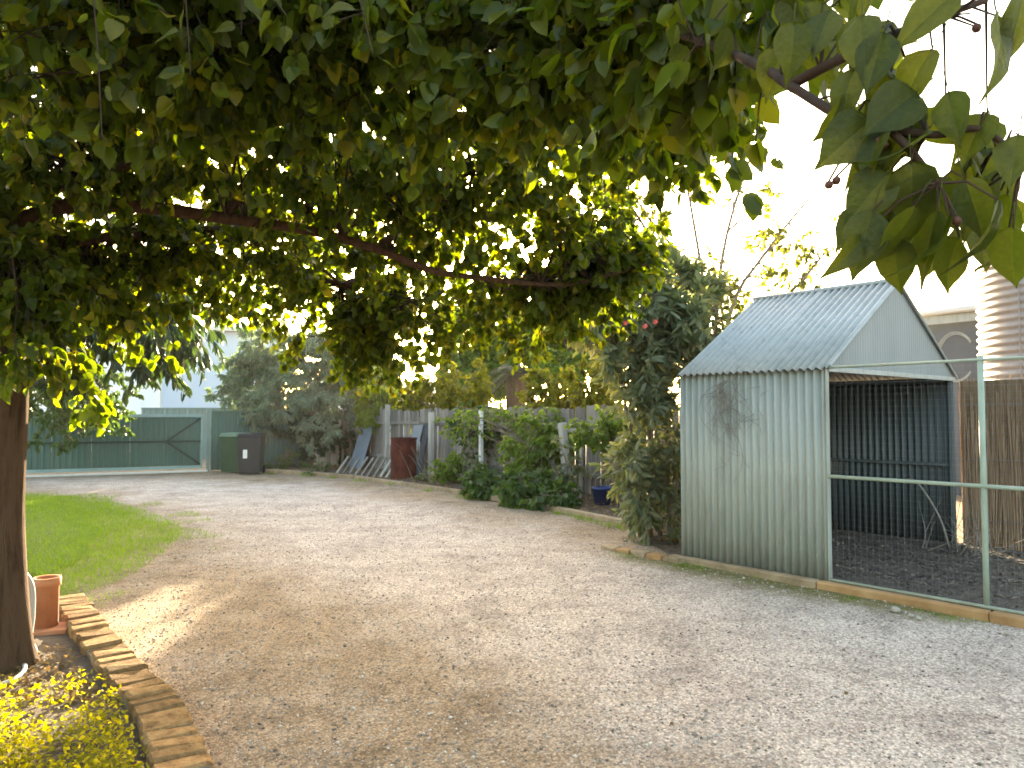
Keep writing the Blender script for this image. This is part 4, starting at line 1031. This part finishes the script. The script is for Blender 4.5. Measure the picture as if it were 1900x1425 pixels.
hand = [  # stem px, py, depth, tip px, tip py, size
    (1575, 185, .98, 1490, 305, .078), (1600, 30, .95, 1590, 175, .085), (1640, 60, .93, 1600, 190, .08), (1730, 90, .92, 1640, 215, .088), (1700, 170, .92, 1610, 235, .082),
    (1760, 170, .90, 1775, 260, .07), (1720, 240, .91, 1640, 330, .085), (1640, 240, .93, 1560, 340, .07), (1650, 320, .92, 1575, 400, .075), (1620, 390, .92, 1580, 525, .085),
    (1700, 380, .90, 1640, 520, .085), (1740, 390, .90, 1700, 520, .09), (1760, 400, .89, 1730, 535, .085), (1690, 300, .90, 1700, 400, .085), (1790, 330, .89, 1830, 440, .075),
    (1850, 370, .86, 1840, 500, .082), (1890, 250, .88, 1870, 350, .07), (1850, 30, .85, 1880, 110, .09), (1780, -20, .88, 1720, 30, .09), (1900, -30, .84, 1895, 80, .085),
    (1830, 210, .90, 1780, 290, .065), (1660, 440, .93, 1660, 520, .07), (1600, 440, .93, 1565, 500, .06), (1500, 60, 1.1, 1530, 170, .08), (1450, 90, 1.2, 1420, 200, .08), (1540, 20, 1.05, 1500, 120, .08),
    (1420, 20, 1.3, 1460, 110, .08), (1360, 60, 1.4, 1330, 150, .08), (1780, 440, .9, 1740, 520, .07), (1880, 420, .87, 1870, 510, .075), (1800, 290, .93, 1850, 330, .06), (1670, 180, .96, 1700, 290, .08),
    (1600, 250, .97, 1640, 330, .08), (1720, 330, .93, 1770, 420, .08), (1640, 120, .97, 1700, 180, .07)]
for k in range(34):
    ax = rng.uniform(1560, 1880); ay = rng.uniform(120, 420) if ax < 1760 else rng.uniform(200, 430); Y = rng.uniform(.93, 1.06)
    if ax < 1640 and 270 < ay < 340: continue
    hand.append((ax, ay, Y, ax + rng.normal() * 45 - 15, ay + rng.uniform(60, 110), rng.uniform(.06, .085)))
for k in range(14):
    ax = rng.uniform(1420, 1660); ay = rng.uniform(-40, 70); hand.append((ax, ay, rng.uniform(1.0, 1.2), ax + rng.normal() * 40, ay + 100, rng.uniform(.07, .085)))
for k, (ax, ay, Y, bx, by, sz) in enumerate(hand):
    a = U(ax, ay, Y); b = U(bx, by, Y + random.uniform(-.03, .03)); near_leaf(a, b - a, Vector((random.gauss(0, .8), -1 + random.gauss(0, .5), .5 + random.gauss(0, .5))), sz)
# sprays of single leaves hanging near the camera along the top of the view
tw = MB()
o, pth = limb(pear, [U(*p) for p in ((1000, -80, 3.0), (700, -190, 2.4), (350, -200, 2.1), (50, -160, 2.0), (-250, -60, 2.1))], .012, .006, M['bark_thin'], 'limb', 8, .06, 4); top_a = pth
o, pth2 = limb(pear, [U(*p) for p in ((1000, -80, 3.0), (1100, -200, 2.2), (1300, -260, 1.6), (1500, -240, 1.25), (1800, -200, 1.05))], .010, .004, M['bark_thin'], 'limb', 8, .06, 4); top_a = top_a + pth2
for k in range(20):
    px = -40 + 1580 * (k + rng.uniform(-.4, .4)) / 19; Y = rng.uniform(1.9, 3.0) if px < 1150 else rng.uniform(1.25, 1.9)
    e = U(px, rng.uniform(20, 150) if px > 260 else rng.uniform(60, 260), Y); b = min(top_a, key=lambda q: (q - e).length + .2 * rng.random())
    sp_ = smooth_path([b, b.lerp(e, .5) + Vector((rng.normal() * .05, rng.normal() * .05, .07)), e], 5); n_ = len(sp_)
    tw.tube(sp_, [.0035 - .0022 * i / (n_ - 1) for i in range(n_)], 5, False)
    for i in range(n_ - 7, n_):
        if i < 1: continue
        p = sp_[i]; d = Vector((rng.normal() * .9, rng.normal() * .8, -.6 + rng.normal() * .5)); d.normalize(); st_ = p + d * .02
        near_leaf(p + d * .028, d, Vector((rng.normal(), -.25 + rng.normal() * .8, .7)), rng.uniform(.040, .080))
for (ax, ay, Y, bx, by, sz) in hand:
    b = U(ax, ay, Y); q2 = min(skel, key=lambda s_: (s_ - b).length); tw.tube([b, b.lerp(q2, .5) + Vector((0, 0, .012)), q2], [.0012, .0016, .0022], 5, False)
for px, py, Y in ((1812, 50, .9), (1800, 25, .9), (1830, 245, .9), (1835, 205, .9)):
    b = U(px, py, Y); q2 = min(skel, key=lambda s_: (s_ - b).length); tw.tube([b, b.lerp(q2, .5), q2], [.001, .0014, .002], 5, False)
stuff(tw.build('stems', M['bark_thin'], pear))
for px, py, Y in ((1538, 343, .95), (1552, 335, .95), (1775, 410, .885), (1812, 52, .9), (1640, 268, .93), (1632, 262, .93), (1665, 250, .93)):
    m = MB(); c = U(px, py, Y); m.lathe([(.0005, -.0055), (.0036, -.0046), (.0056, -.001), (.005, .003), (.0025, .005), (.0005, .0052)], 12, c); m.build('fruit', M['fruit'], pear, True)
    q2 = min(skel, key=lambda s_: (s_ - c).length); m = MB(); m.tube([c + Vector((0, 0, .005)), c.lerp(q2, .5) + Vector((0, 0, .006)), q2], .0016, 5); m.build('fruit_stalk', M['bark_thin'], pear)
# pear leaves beside the trunk, coloured yellow for the sun on them
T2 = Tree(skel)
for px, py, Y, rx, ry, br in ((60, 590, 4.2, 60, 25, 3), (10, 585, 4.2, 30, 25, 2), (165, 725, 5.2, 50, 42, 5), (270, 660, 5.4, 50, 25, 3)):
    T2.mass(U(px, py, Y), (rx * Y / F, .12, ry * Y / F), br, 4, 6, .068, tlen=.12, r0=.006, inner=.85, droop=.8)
stuff(T2.tw.build('twigs', M['bark_thin'], pear)); stuff(scatter('sunlit_leaves', T2.P, T2.A, T2.N, T2.S, HEART, M['leaf_sunlit'], pear))

# ================================================================== OTHER TREES AND SHRUBS
def shrub(name, base, stems, masses, leaf_t, lm, label, cat, bark='bark_pale', group=None, r=(.03, .012), trunk_name='stem'):
    root = thing(name, base, label, cat, group); sk = []
    for pts in stems:
        o, pth = limb(root, pts, r[0], r[1], M[bark], trunk_name, 8, .06, 4); sk += pth[len(pth) // 3:]
    T = Tree(sk)
    for c, rr, kw in masses: T.mass(c, rr, **kw)
    T.finish(root, leaf_t, M[lm], M[bark], 'foliage'); return root
def ms(px, py, Y, rpx, rpy, dep, br, tw, lv, size, **k):
    return (U(px, py, Y), (rpx * Y / F, dep, rpy * Y / F), dict(branches=br, twigs=tw, leaves=lv, size=size, **k))

# dark drooping tree left, behind the trunk
b0 = U(15, 771, 9.5); b0.z = 0
shrub('weeping_tree', b0, [[b0, U(10, 800, 9.5), U(30, 650, 9.4), U(120, 540, 9.2), U(260, 520, 9.0)], [U(20, 700, 9.5), U(-40, 560, 9.4), U(-60, 450, 9.4)], [U(60, 600, 9.3), U(180, 500, 9.6), U(330, 480, 9.8)]],
      [ms(100, 590, 9.2, 130, 90, .9, 16, 8, 14, .17, droop=1.2, tlen=.4), ms(240, 590, 9.0, 120, 80, .9, 16, 8, 14, .17, droop=1.2, tlen=.4), ms(335, 570, 8.8, 65, 45, .7, 9, 7, 13, .16, droop=1.2, tlen=.4),
       ms(60, 640, 9.3, 80, 70, .7, 8, 7, 13, .17, droop=1.2, tlen=.4), ms(200, 500, 9.4, 150, 60, .8, 10, 7, 13, .17, droop=1.2, tlen=.4)],
      WISP, 'dark_leaf', 'dark drooping narrow leaved tree behind the brown trunk', 'tree', 'bark_thin', r=(.09, .03), trunk_name='trunk')
# bush before the gate
b0 = G(110, 872); b0.z = 0
shrub('round_bush', b0, [[b0 + Vector((.2 * k, 0, 0)), b0 + Vector((.45 * k, 0, .8)), b0 + Vector((.8 * k, .1, 1.5))] for k in (-1, 0, 1)],
      [ms(90, 770, 16.5, 85, 60, .7, 12, 9, 16, .12), ms(170, 735, 16.5, 75, 55, .7, 12, 9, 16, .12), ms(205, 755, 16.5, 38, 50, .5, 7, 8, 16, .12), ms(80, 720, 16.5, 80, 50, .7, 9, 8, 16, .12)],
      OVAL, 'bush', 'rounded green bush hanging over the left of the gate', 'shrub')
# feathery blue green tree above the bins
b0 = G(576, 868); b0.z = 0; b1 = G(535, 870); b1.z = 0
Yf = b0.y
shrub('feathery_tree', b0, [[b0, U(577, 800, Yf), U(580, 740, Yf), U(600, 680, Yf), U(620, 630, Yf)], [b1, U(530, 800, Yf), U(510, 740, Yf), U(470, 690, Yf)], [U(578, 780, Yf), U(640, 720, Yf), U(690, 700, Yf)]],
      [ms(520, 640, Yf - .3, 80, 45, .9, 15, 10, 24, .15, droop=.5), ms(600, 660, Yf - .4, 90, 55, .9, 18, 10, 24, .15, droop=.5), ms(450, 710, Yf - .3, 55, 55, .8, 13, 10, 24, .15, droop=.5), ms(540, 730, Yf - .8, 90, 55, .8, 20, 10, 24, .15, droop=.6),
       ms(630, 730, Yf - .5, 80, 50, .8, 16, 10, 24, .15, droop=.6), ms(680, 700, Yf, 50, 50, .7, 9, 10, 24, .15), ms(470, 780, Yf - .4, 60, 40, .6, 12, 10, 22, .14, droop=.6), ms(590, 800, Yf - .9, 60, 30, .6, 9, 10, 22, .14, droop=.6), ms(500, 600, Yf, 60, 30, .7, 7, 9, 22, .14), ms(430, 760, Yf - .3, 35, 45, .5, 8, 9, 20, .14, droop=.6), ms(690, 770, Yf, 45, 40, .5, 9, 9, 20, .14, droop=.6), ms(640, 650, Yf - .2, 70, 50, .8, 14, 9, 22, .15), ms(560, 700, Yf + .3, 90, 60, .7, 22, 9, 22, .16), ms(500, 690, Yf + .3, 80, 60, .7, 18, 9, 22, .16), ms(610, 760, Yf + .2, 70, 50, .6, 16, 9, 20, .15), ms(640, 790, Yf + .2, 60, 35, .6, 10, 9, 18, .14), ms(420, 690, Yf, 30, 35, .5, 5, 9, 20, .14)],
      WISP, 'acacia', 'dense blue green feathery tree above the wheelie bins', 'tree', 'bark_pale', r=(.11, .03), trunk_name='trunk')
# dark low shrub under it
b0 = G(505, 876); b0.z = 0
shrub('low_bush', b0 + Vector((0, .5, 0)), [[b0 + Vector((0, .5, 0)), b0 + Vector((.1, .5, .4))]], [ms(510, 845, b0.y + .4, 40, 30, .4, 6, 7, 10, .09), ms(545, 862, b0.y + .3, 30, 15, .3, 3, 6, 9, .07)], OVAL, 'bush', 'low dark bush at the foot of the feathery tree', 'shrub', r=(.02, .01))
b0 = G(620, 876); b0.z = 0; b0 += Vector((.2, 1.0, 0))  # shrub added with dark leaves to fill the shaded gap below the tree
shrub('dark_understory', b0, [[b0 + Vector((.3 * k, 0, 0)), b0 + Vector((.4 * k, 0, .6)), b0 + Vector((.5 * k, 0, 1.1))] for k in (-1, 0, 1)], [ms(560, 815, b0.y, 50, 40, .3, 9, 8, 14, .13), ms(625, 820, b0.y, 45, 42, .3, 10, 8, 14, .13)], OVAL, 'dark_leaf', 'added dark shrub filling the shaded gap under the feathery tree before the fence', 'shrub', r=(.02, .01))
b0 = G(585, 884); b0.z = .03
shrub('small_herb', b0 + Vector((.1, .3, 0)), [[b0 + Vector((.1, .3, 0)), b0 + Vector((.12, .3, .2))]], [ms(588, 868, b0.y + .25, 18, 12, .2, 4, 5, 9, .07)], OVAL, 'bush', 'small dark green plant beside the feathery tree stem', 'plant', r=(.012, .006))
# oleander next to the shed
b0 = G(1225, 1015); b0.z = .04; b0 += Vector((.2, .45, 0)); Yo = b0.y
shrub('oleander', b0, [[b0 + Vector((.1 * k, .05 * abs(k), 0)), b0 + Vector((.18 * k, .1, .9)), b0 + Vector((.28 * k, .1, 1.9)), b0 + Vector((.34 * k, .1, 2.7))] for k in (-2, -1, 0, 1, 1.8)],
      [ms(1190, 490, Yo + .2, 70, 40, .5, 8, 7, 13, .16, up=.2, droop=.0), ms(1265, 520, Yo + .3, 60, 40, .5, 7, 7, 13, .16, up=.2, droop=.0), ms(1130, 600, Yo + .2, 50, 60, .5, 7, 7, 13, .16), ms(1180, 560, Yo, 90, 60, .6, 13, 8, 15, .16, up=.2, droop=.1), ms(1250, 590, Yo, 90, 60, .6, 12, 8, 15, .16, up=.2, droop=.1), ms(1170, 650, Yo, 75, 55, .5, 9, 7, 13, .15, droop=.2), ms(1230, 680, Yo - .1, 60, 60, .5, 9, 7, 13, .15, droop=.2),
       ms(1190, 760, Yo - .1, 65, 60, .5, 8, 7, 12, .14, droop=.3), ms(1235, 820, Yo - .2, 45, 70, .4, 8, 7, 12, .14, droop=.3), ms(1190, 870, Yo - .2, 50, 55, .4, 7, 7, 12, .14, droop=.3), ms(1225, 940, Yo - .35, 45, 50, .3, 6, 7, 11, .13, droop=.3), ms(1185, 935, Yo - .1, 30, 35, .3, 5, 7, 13, .14), ms(1310, 610, Yo + .3, 45, 30, .3, 5, 6, 10, .13, droop=.1)],
      WISP, 'oleander', 'tall narrow leaved oleander with red flowers beside the shed', 'shrub', r=(.028, .012))
ol = bpy.data.objects['oleander']
for px, py in ((1148, 592), (1160, 600), (1196, 606), (1158, 570), (1215, 598)):
    c = U(px, py, Yo - .55); P5, A5, N5, S5 = [], [], [], []
    for q in range(2):
        cc = np.array(c) + np.array((.012 * q, -.004 * q, .010 * q))
        for k in range(5):
            a = 2 * math.pi * k / 5 + q; P5.append(cc); A5.append((math.cos(a), -.4, math.sin(a))); N5.append((0, -1, .2)); S5.append(.032)
    scatter('flower', P5, A5, N5, S5, OVAL, M['pink'], ol)
# sparse pale tree behind the shed
b0 = U(1300, 771, 11.2); b0.z = 0; Ys = 11.2
stm = [[b0, U(1310, 600, Ys), U(1290, 430, Ys), U(1265, 300, Ys)], [b0 + Vector((.1, 0, 0)), U(1330, 580, Ys), U(1350, 430, Ys), U(1390, 300, Ys)], [b0 + Vector((.15, .1, 0)), U(1350, 600, Ys), U(1420, 470, Ys), U(1500, 370, Ys)],
       [b0, U(1290, 600, Ys), U(1230, 480, Ys), U(1150, 350, Ys)], [b0 + Vector((.2, 0, 0)), U(1380, 620, Ys), U(1470, 540, Ys), U(1530, 470, Ys)], [b0, U(1300, 560, Ys + .4), U(1200, 400, Ys + .4), U(1110, 260, Ys + .4)]]
mm_ = [ms(px, py, Ys, rx, ry, .5, int(br * 1.7) + 1, 4, 5, .10, tlen=.2, r0=.012, inner=.4) for px, py, rx, ry, br in ((1400, 400, 50, 80, 4), (1440, 470, 50, 60, 4), (1490, 500, 50, 50, 4), (1410, 530, 60, 40, 5), (1330, 510, 50, 50, 4), (1250, 500, 50, 60, 5), (1160, 330, 60, 60, 6), (1120, 420, 60, 70, 8), (1200, 440, 50, 60, 5), (1350, 330, 30, 50, 1), (1270, 350, 40, 60, 2), (1520, 440, 30, 50, 2), (1350, 560, 60, 30, 5), (1110, 300, 50, 60, 4), (1290, 560, 60, 40, 6))]
shrub('sparse_tree', b0, stm, mm_, OVAL, 'sparse_leaf', 'sparse thin stemmed tree with pale yellow leaves behind the shed', 'tree', r=(.04, .014))
# yellow hedge plants behind the timber fence
hl = ['sunlit yellow hedge bush behind the fence at the feathery tree', 'low yellow hedge bush behind the fence above the rusty drum', 'yellow hedge bush behind the fence left of the palm', 'yellow green hedge bush behind the fence right of the palm', 'yellow hedge bush behind the fence next to the oleander']
for k, (px, py, Yh, rx, ry, lmn) in enumerate(((695, 735, 20.0, 45, 30, 'leaf_sunlit'), (778, 731, 20.0, 60, 36, 'hedge_y'), (868, 715, 19.6, 50, 45, 'hedge_y'), (1030, 720, 18.6, 60, 42, 'hedge_y'), (1105, 715, 17.5, 55, 50, 'hedge_y'))):
    b0 = U(px, 771, Yh); b0.z = 0
    shrub('hedge_bush', b0, [[b0, b0 + Vector((-.2, 0, .8)), b0 + Vector((-.3, 0, 1.6))], [b0, b0 + Vector((.2, 0, .8)), b0 + Vector((.4, 0, 1.6))]], [ms(px, py, Yh, rx, ry, .6, 24, 9, 12, .13), ms(px, 770, Yh, rx, 30, .5, 12, 8, 10, .13)], OVAL, lmn, hl[k], 'hedge', group='hedge bushes behind the paling fence', r=(.03, .012))
# trees against the sun
b0 = U(900, 771, 27); b0.z = 0
shrub('backlit_tree', b0, [[b0, U(900, 720, 27), U(890, 650, 27), U(870, 590, 27)], [U(900, 700, 27), U(940, 630, 27), U(970, 570, 27)], [U(900, 710, 27), U(850, 660, 27), U(820, 620, 27)]],
      [ms(860, 600, 27, 55, 40, 1, 19, 7, 16, 0.24), ms(930, 650, 27, 60, 45, 1, 19, 7, 16, 0.24), ms(850, 660, 27, 45, 35, 1, 12, 7, 16, 0.24), ms(990, 590, 27, 60, 50, 1, 20, 7, 16, 0.24), ms(1010, 660, 27, 60, 45, 1, 20, 7, 16, 0.24), ms(920, 560, 27, 60, 35, 1, 11, 7, 16, 0.24), ms(960, 680, 26.0, 60, 50, 1, 22, 8, 16, .24), ms(930, 610, 26.5, 60, 45, 1, 16, 8, 16, .24), ms(1040, 620, 26.5, 60, 50, 1, 18, 8, 16, .24), ms(840, 690, 26.5, 45, 35, 1, 19, 8, 16, 0.24), ms(900, 700, 26.5, 50, 40, 1, 22, 8, 16, 0.24)],
      OVAL, 'light_leaf', 'loose light green tree standing against the low sun', 'tree', 'bark_thin', r=(.12, .03), trunk_name='trunk')
b0 = U(1080, 771, 22); b0.z = 0
shrub('hazy_tree', b0, [[b0, U(1080, 700, 22), U(1090, 620, 22), U(1100, 560, 22)], [U(1080, 680, 22), U(1040, 620, 22), U(1020, 580, 22)]],
      [ms(1090, 610, 22, 70, 60, 1, 20, 7, 16, 0.22), ms(1060, 680, 22, 70, 45, 1, 19, 7, 16, 0.22), ms(1130, 660, 22, 60, 55, 1, 17, 7, 16, 0.22)], OVAL, 'light_leaf', 'light green tree behind the fence between palm and oleander', 'tree', 'bark_thin', r=(.10, .03), trunk_name='trunk')
b0 = U(690, 771, 24); b0.z = 0
shrub('yellow_green_tree', b0, [[b0, U(690, 700, 24), U(680, 650, 24)], [U(690, 720, 24), U(730, 690, 24)]], [ms(680, 690, 24, 60, 45, 1, 19, 7, 16, 0.22), ms(640, 650, 24, 60, 40, 1, 14, 7, 16, 0.22)], OVAL, 'light_leaf', 'yellow green tree behind the feathery tree', 'tree', 'bark_thin', r=(.08, .03), trunk_name='trunk')
# palm
pb = U(957, 771, 21); pb.z = 0; palm = thing('palm_tree', pb, 'stout palm with drooping grey green fronds behind the fence', 'palm')
ptop = U(957, 690, 21); m = MB(); pr = []; zz = 0
k = 0
while zz < ptop.z: pr.append((.27 + (.025 if k % 2 else 0), zz)); zz += .06; k += 1
m.lathe(pr, 16, pb); m.build('trunk', M['wood_brown'], palm, True)
for k in range(30):
    a = 2 * math.pi * k / 30 + random.uniform(-.15, .15); el = random.uniform(-.5, 1.15); L = random.uniform(1.0, 1.45)
    d = Vector((math.cos(a), math.sin(a), 0)); base = ptop + Vector((0, 0, -.05))
    pts = []
    for i in range(9):
        t = i / 8; pts.append(base + d * (math.cos(el) * L * t) + Vector((0, 0, math.sin(el) * L * t - .75 * L * t * t)))
    m = MB(); m.tube(pts, [.018 - .0018 * i for i in range(9)], 4, False)
    sd_ = Vector((-d.y, d.x, 0))
    for i in range(1, 9):
        for h_ in (0, .5):
            if i == 8 and h_: continue
            p = pts[i] if not h_ else pts[i].lerp(pts[i + 1], .5); ln = .38 * (1 - abs(i / 8 - .45))
            for s in (-1, 1):
                tip = p + sd_ * (s * ln * .8) + d * ln * .4 + Vector((0, 0, -ln * .45)); w = d * .016
                m.add([p - w, p + w, p.lerp(tip, .5) + w * 1.2 + Vector((0, 0, .03)), tip, p.lerp(tip, .5) - w * 1.2 + Vector((0, 0, .03))], [(0, 1, 2, 4), (4, 2, 3)])
    m.build('frond', M['palm'], palm)
# climbing vine on the fence and bed shrubs
def bed_plant(name, px, pb_, back_, masses, leaf_t, lm, label, cat='plant', st=.4, r=(.012, .005)):
    b = G(px, pb_); b += Vector((0.05, back_, 0)); b.z = .06; Yb = b.y
    return shrub(name, b, [[b, b + Vector((.05, 0, st * .5)), b + Vector((.02, .03, st))], [b, b + Vector((-.1, 0, st * .5)), b + Vector((-.15, 0, st * .9))]], [ms(px_, py_, Yb + dy, rx, ry, de, br, tw, lv, sz) for px_, py_, dy, rx, ry, de, br, tw, lv, sz in masses], leaf_t, M and lm, label, cat, r=r)
bed_plant('fence_vine', 870, 915, 1.2, [(870, 775, .3, 45, 22, .2, 13, 7, 12, 0.090), (930, 785, .1, 50, 24, .2, 14, 7, 12, 0.090), (900, 830, .2, 50, 35, .2, 11, 6, 11, 0.084), (980, 780, 0, 40, 20, .2, 8, 7, 11, 0.090)], OVAL, 'bush', 'green vine climbing over the paling fence', 'vine', 1.2)
bed_plant('lime_shrub', 990, 935, .9, [(985, 815, 0, 42, 35, .35, 17, 7, 11, 0.102), (1030, 820, .1, 30, 30, .3, 10, 7, 11, 0.102), (980, 865, 0, 45, 30, .3, 10, 6, 11, 0.096)], OVAL, 'light_leaf', 'lime green shrub in the middle of the garden bed', 'shrub', 1.0)
bed_plant('yellow_green_shrub', 850, 912, .8, [(848, 860, 0, 32, 26, .3, 11, 7, 11, 0.096), (830, 880, 0, 20, 15, .2, 6, 6, 10, 0.084)], OVAL, 'light_leaf', 'small yellow green shrub right of the rusty drum', 'shrub', .5)
bed_plant('leafy_clump', 925, 928, .3, [(915, 905, 0, 35, 18, .25, 10, 6, 11, 0.144), (900, 888, .2, 30, 20, .25, 7, 6, 11, 0.132)], OVAL, 'bush', 'leafy green clump by the edging under the white post', 'plant', .25)
bed_plant('broad_leaf_clump', 985, 942, .3, [(975, 905, 0, 40, 25, .25, 13, 6, 11, 0.156), (1010, 920, 0, 30, 18, .2, 8, 6, 11, 0.144)], OVAL, 'bush', 'broad leaved green clump by the edging under the lime shrub', 'plant', .3)
bed_plant('trailing_clump', 1055, 952, .35, [(1040, 922, 0, 40, 16, .25, 10, 6, 11, 0.132), (1070, 930, 0, 15, 10, .15, 3, 6, 8, .10)], OVAL, 'bush', 'trailing green plant left of the blue pot', 'plant', .2)
bed_plant('grey_herb', 800, 905, .5, [(795, 890, 0, 25, 8, .2, 7, 6, 11, 0.072)], OVAL, 'oleander', 'low grey green herb beside the rusty drum', 'plant', .15)
bed_plant('pale_rail_vine', 1150, 960, 1.1, [(1110, 790, 0, 35, 22, .25, 10, 6, 10, 0.102), (1150, 800, 0, 30, 40, .3, 11, 6, 10, 0.102)], OVAL, 'light_leaf', 'light green vine on the pale rail beside the oleander', 'vine', 1.1)

bed_plant('wire_vine', 950, 930, 1.15, [(845, 790, .9, 30, 35, .15, 8, 6, 9, .07), (955, 800, .1, 35, 40, .15, 10, 6, 9, .07), (1010, 765, -.1, 45, 14, .15, 8, 6, 9, .075), (900, 765, .4, 40, 14, .15, 7, 6, 9, .075)], OVAL, 'light_leaf', 'thin light green creeper trailing along the fence top', 'vine', 1.3)
bed_plant('bed_shrub', 1050, 945, .85, [(1050, 860, 0, 35, 40, .25, 7, 6, 9, .075), (1020, 880, 0, 35, 25, .25, 6, 6, 9, .08)], OVAL, 'oleander', 'grey green shrub in front of the leaning grey post', 'shrub', .6)
bed_plant('tall_weed', 890, 920, .7, [(890, 865, 0, 22, 35, .2, 6, 6, 9, .07)], OVAL, 'oleander', 'tall grey green weed left of the white post', 'plant', .6)
# dead stems and litter in the bed
n = 2600; pts_ = []
for k in range(n):
    i = rng.uniform(0, 7.6); j = rng.uniform(0.05, .9); a = int(i); p = bedpts[a].lerp(bedpts[a + 1], i - a).lerp(back[a].lerp(back[a + 1], i - a), j); pts_.append((p.x, p.y, .05 + .05 * min(1, j * 8 / 3) + .02))
tag(stuff(scatter('bed_mulch', pts_, rng.normal(size=(n, 3)) * (1, 1, .25), np.column_stack([rng.normal(size=(n, 2)) * .5, np.ones(n)]), rng.uniform(.03, .08, n), OVAL, M['dry_leaf'])), 'dry leaf litter covering the garden bed soil', 'litter')
m = MB()
for k in range(70):
    i = rng.uniform(2.2, 7.2); a = int(i); j = rng.uniform(.2, .85); p = bedpts[a].lerp(bedpts[a + 1], i - a).lerp(back[a].lerp(back[a + 1], i - a), j); p.z = .05; d = Vector((rng.normal() * .45, rng.normal() * .3, 1)); h_ = rng.uniform(.3, .9)
    m.tube([p, p + d * h_ * .5 + Vector(rv()) * .04, p + d * h_ + Vector(rv()) * .12], [.006, .004, .002], 4)
tag(stuff(m.build('dead_stems', M['vine_dry'])), 'dry bare stems standing among the bed plants', 'stems')
# weeds along the foot of the edging
P_, A_, N_, S_ = [], [], [], []
for k in range(2600):
    i = rng.uniform(0, 6); a = int(i); p = E[a].lerp(E[a + 1], i - a) + Vector((-.10 - abs(rng.normal()) * .10, -.07 - abs(rng.normal()) * .06, 0))
    if noise.noise(Vector((p.x * 1.3, p.y * 1.3, 4))) < .12: continue
    P_.append((p.x, p.y, hgt(p.x, p.y))); A_.append((rng.normal() * .6, rng.normal() * .6, 1)); N_.append(rv()); S_.append(rng.uniform(.03, .09))
for k in range(2600):
    p = SC + D1 * rng.uniform(-2.6, 2.2) + XO * (.15 + abs(rng.normal()) * .14)
    if noise.noise(Vector((p.x * 2.3, p.y * 2.3, 9))) < .10: continue
    P_.append((p.x, p.y, hgt(p.x, p.y))); A_.append((rng.normal() * .8, rng.normal() * .8, 1)); N_.append(rv()); S_.append(rng.uniform(.015, .045))
tag(stuff(scatter('edge_weeds', P_, A_, N_, S_, BLADE, M['grass'])), 'short grassy weeds along the foot of the edging', 'weeds')

# thin haze box added for a soft sun glow and lifted darks
m = MB(); m.box((0, 250, 5.0), (1300, 1700, 13.0)); hz_ = m.build('haze', M['white']); hz_.data.materials.clear()
hm = bpy.data.materials.new('glow haze'); hm.use_nodes = True; hn = hm.node_tree; hn.nodes.remove(hn.nodes['Principled BSDF'])
pv = hn.nodes.new('ShaderNodeVolumePrincipled'); pv.inputs['Density'].default_value = .0004; pv.inputs['Color'].default_value = (.95, .93, .9, 1); pv.inputs['Anisotropy'].default_value = .55
hn.links.new(pv.outputs[0], hn.nodes['Material Output'].inputs['Volume']); hz_.data.materials.append(hm); stuff(hz_)
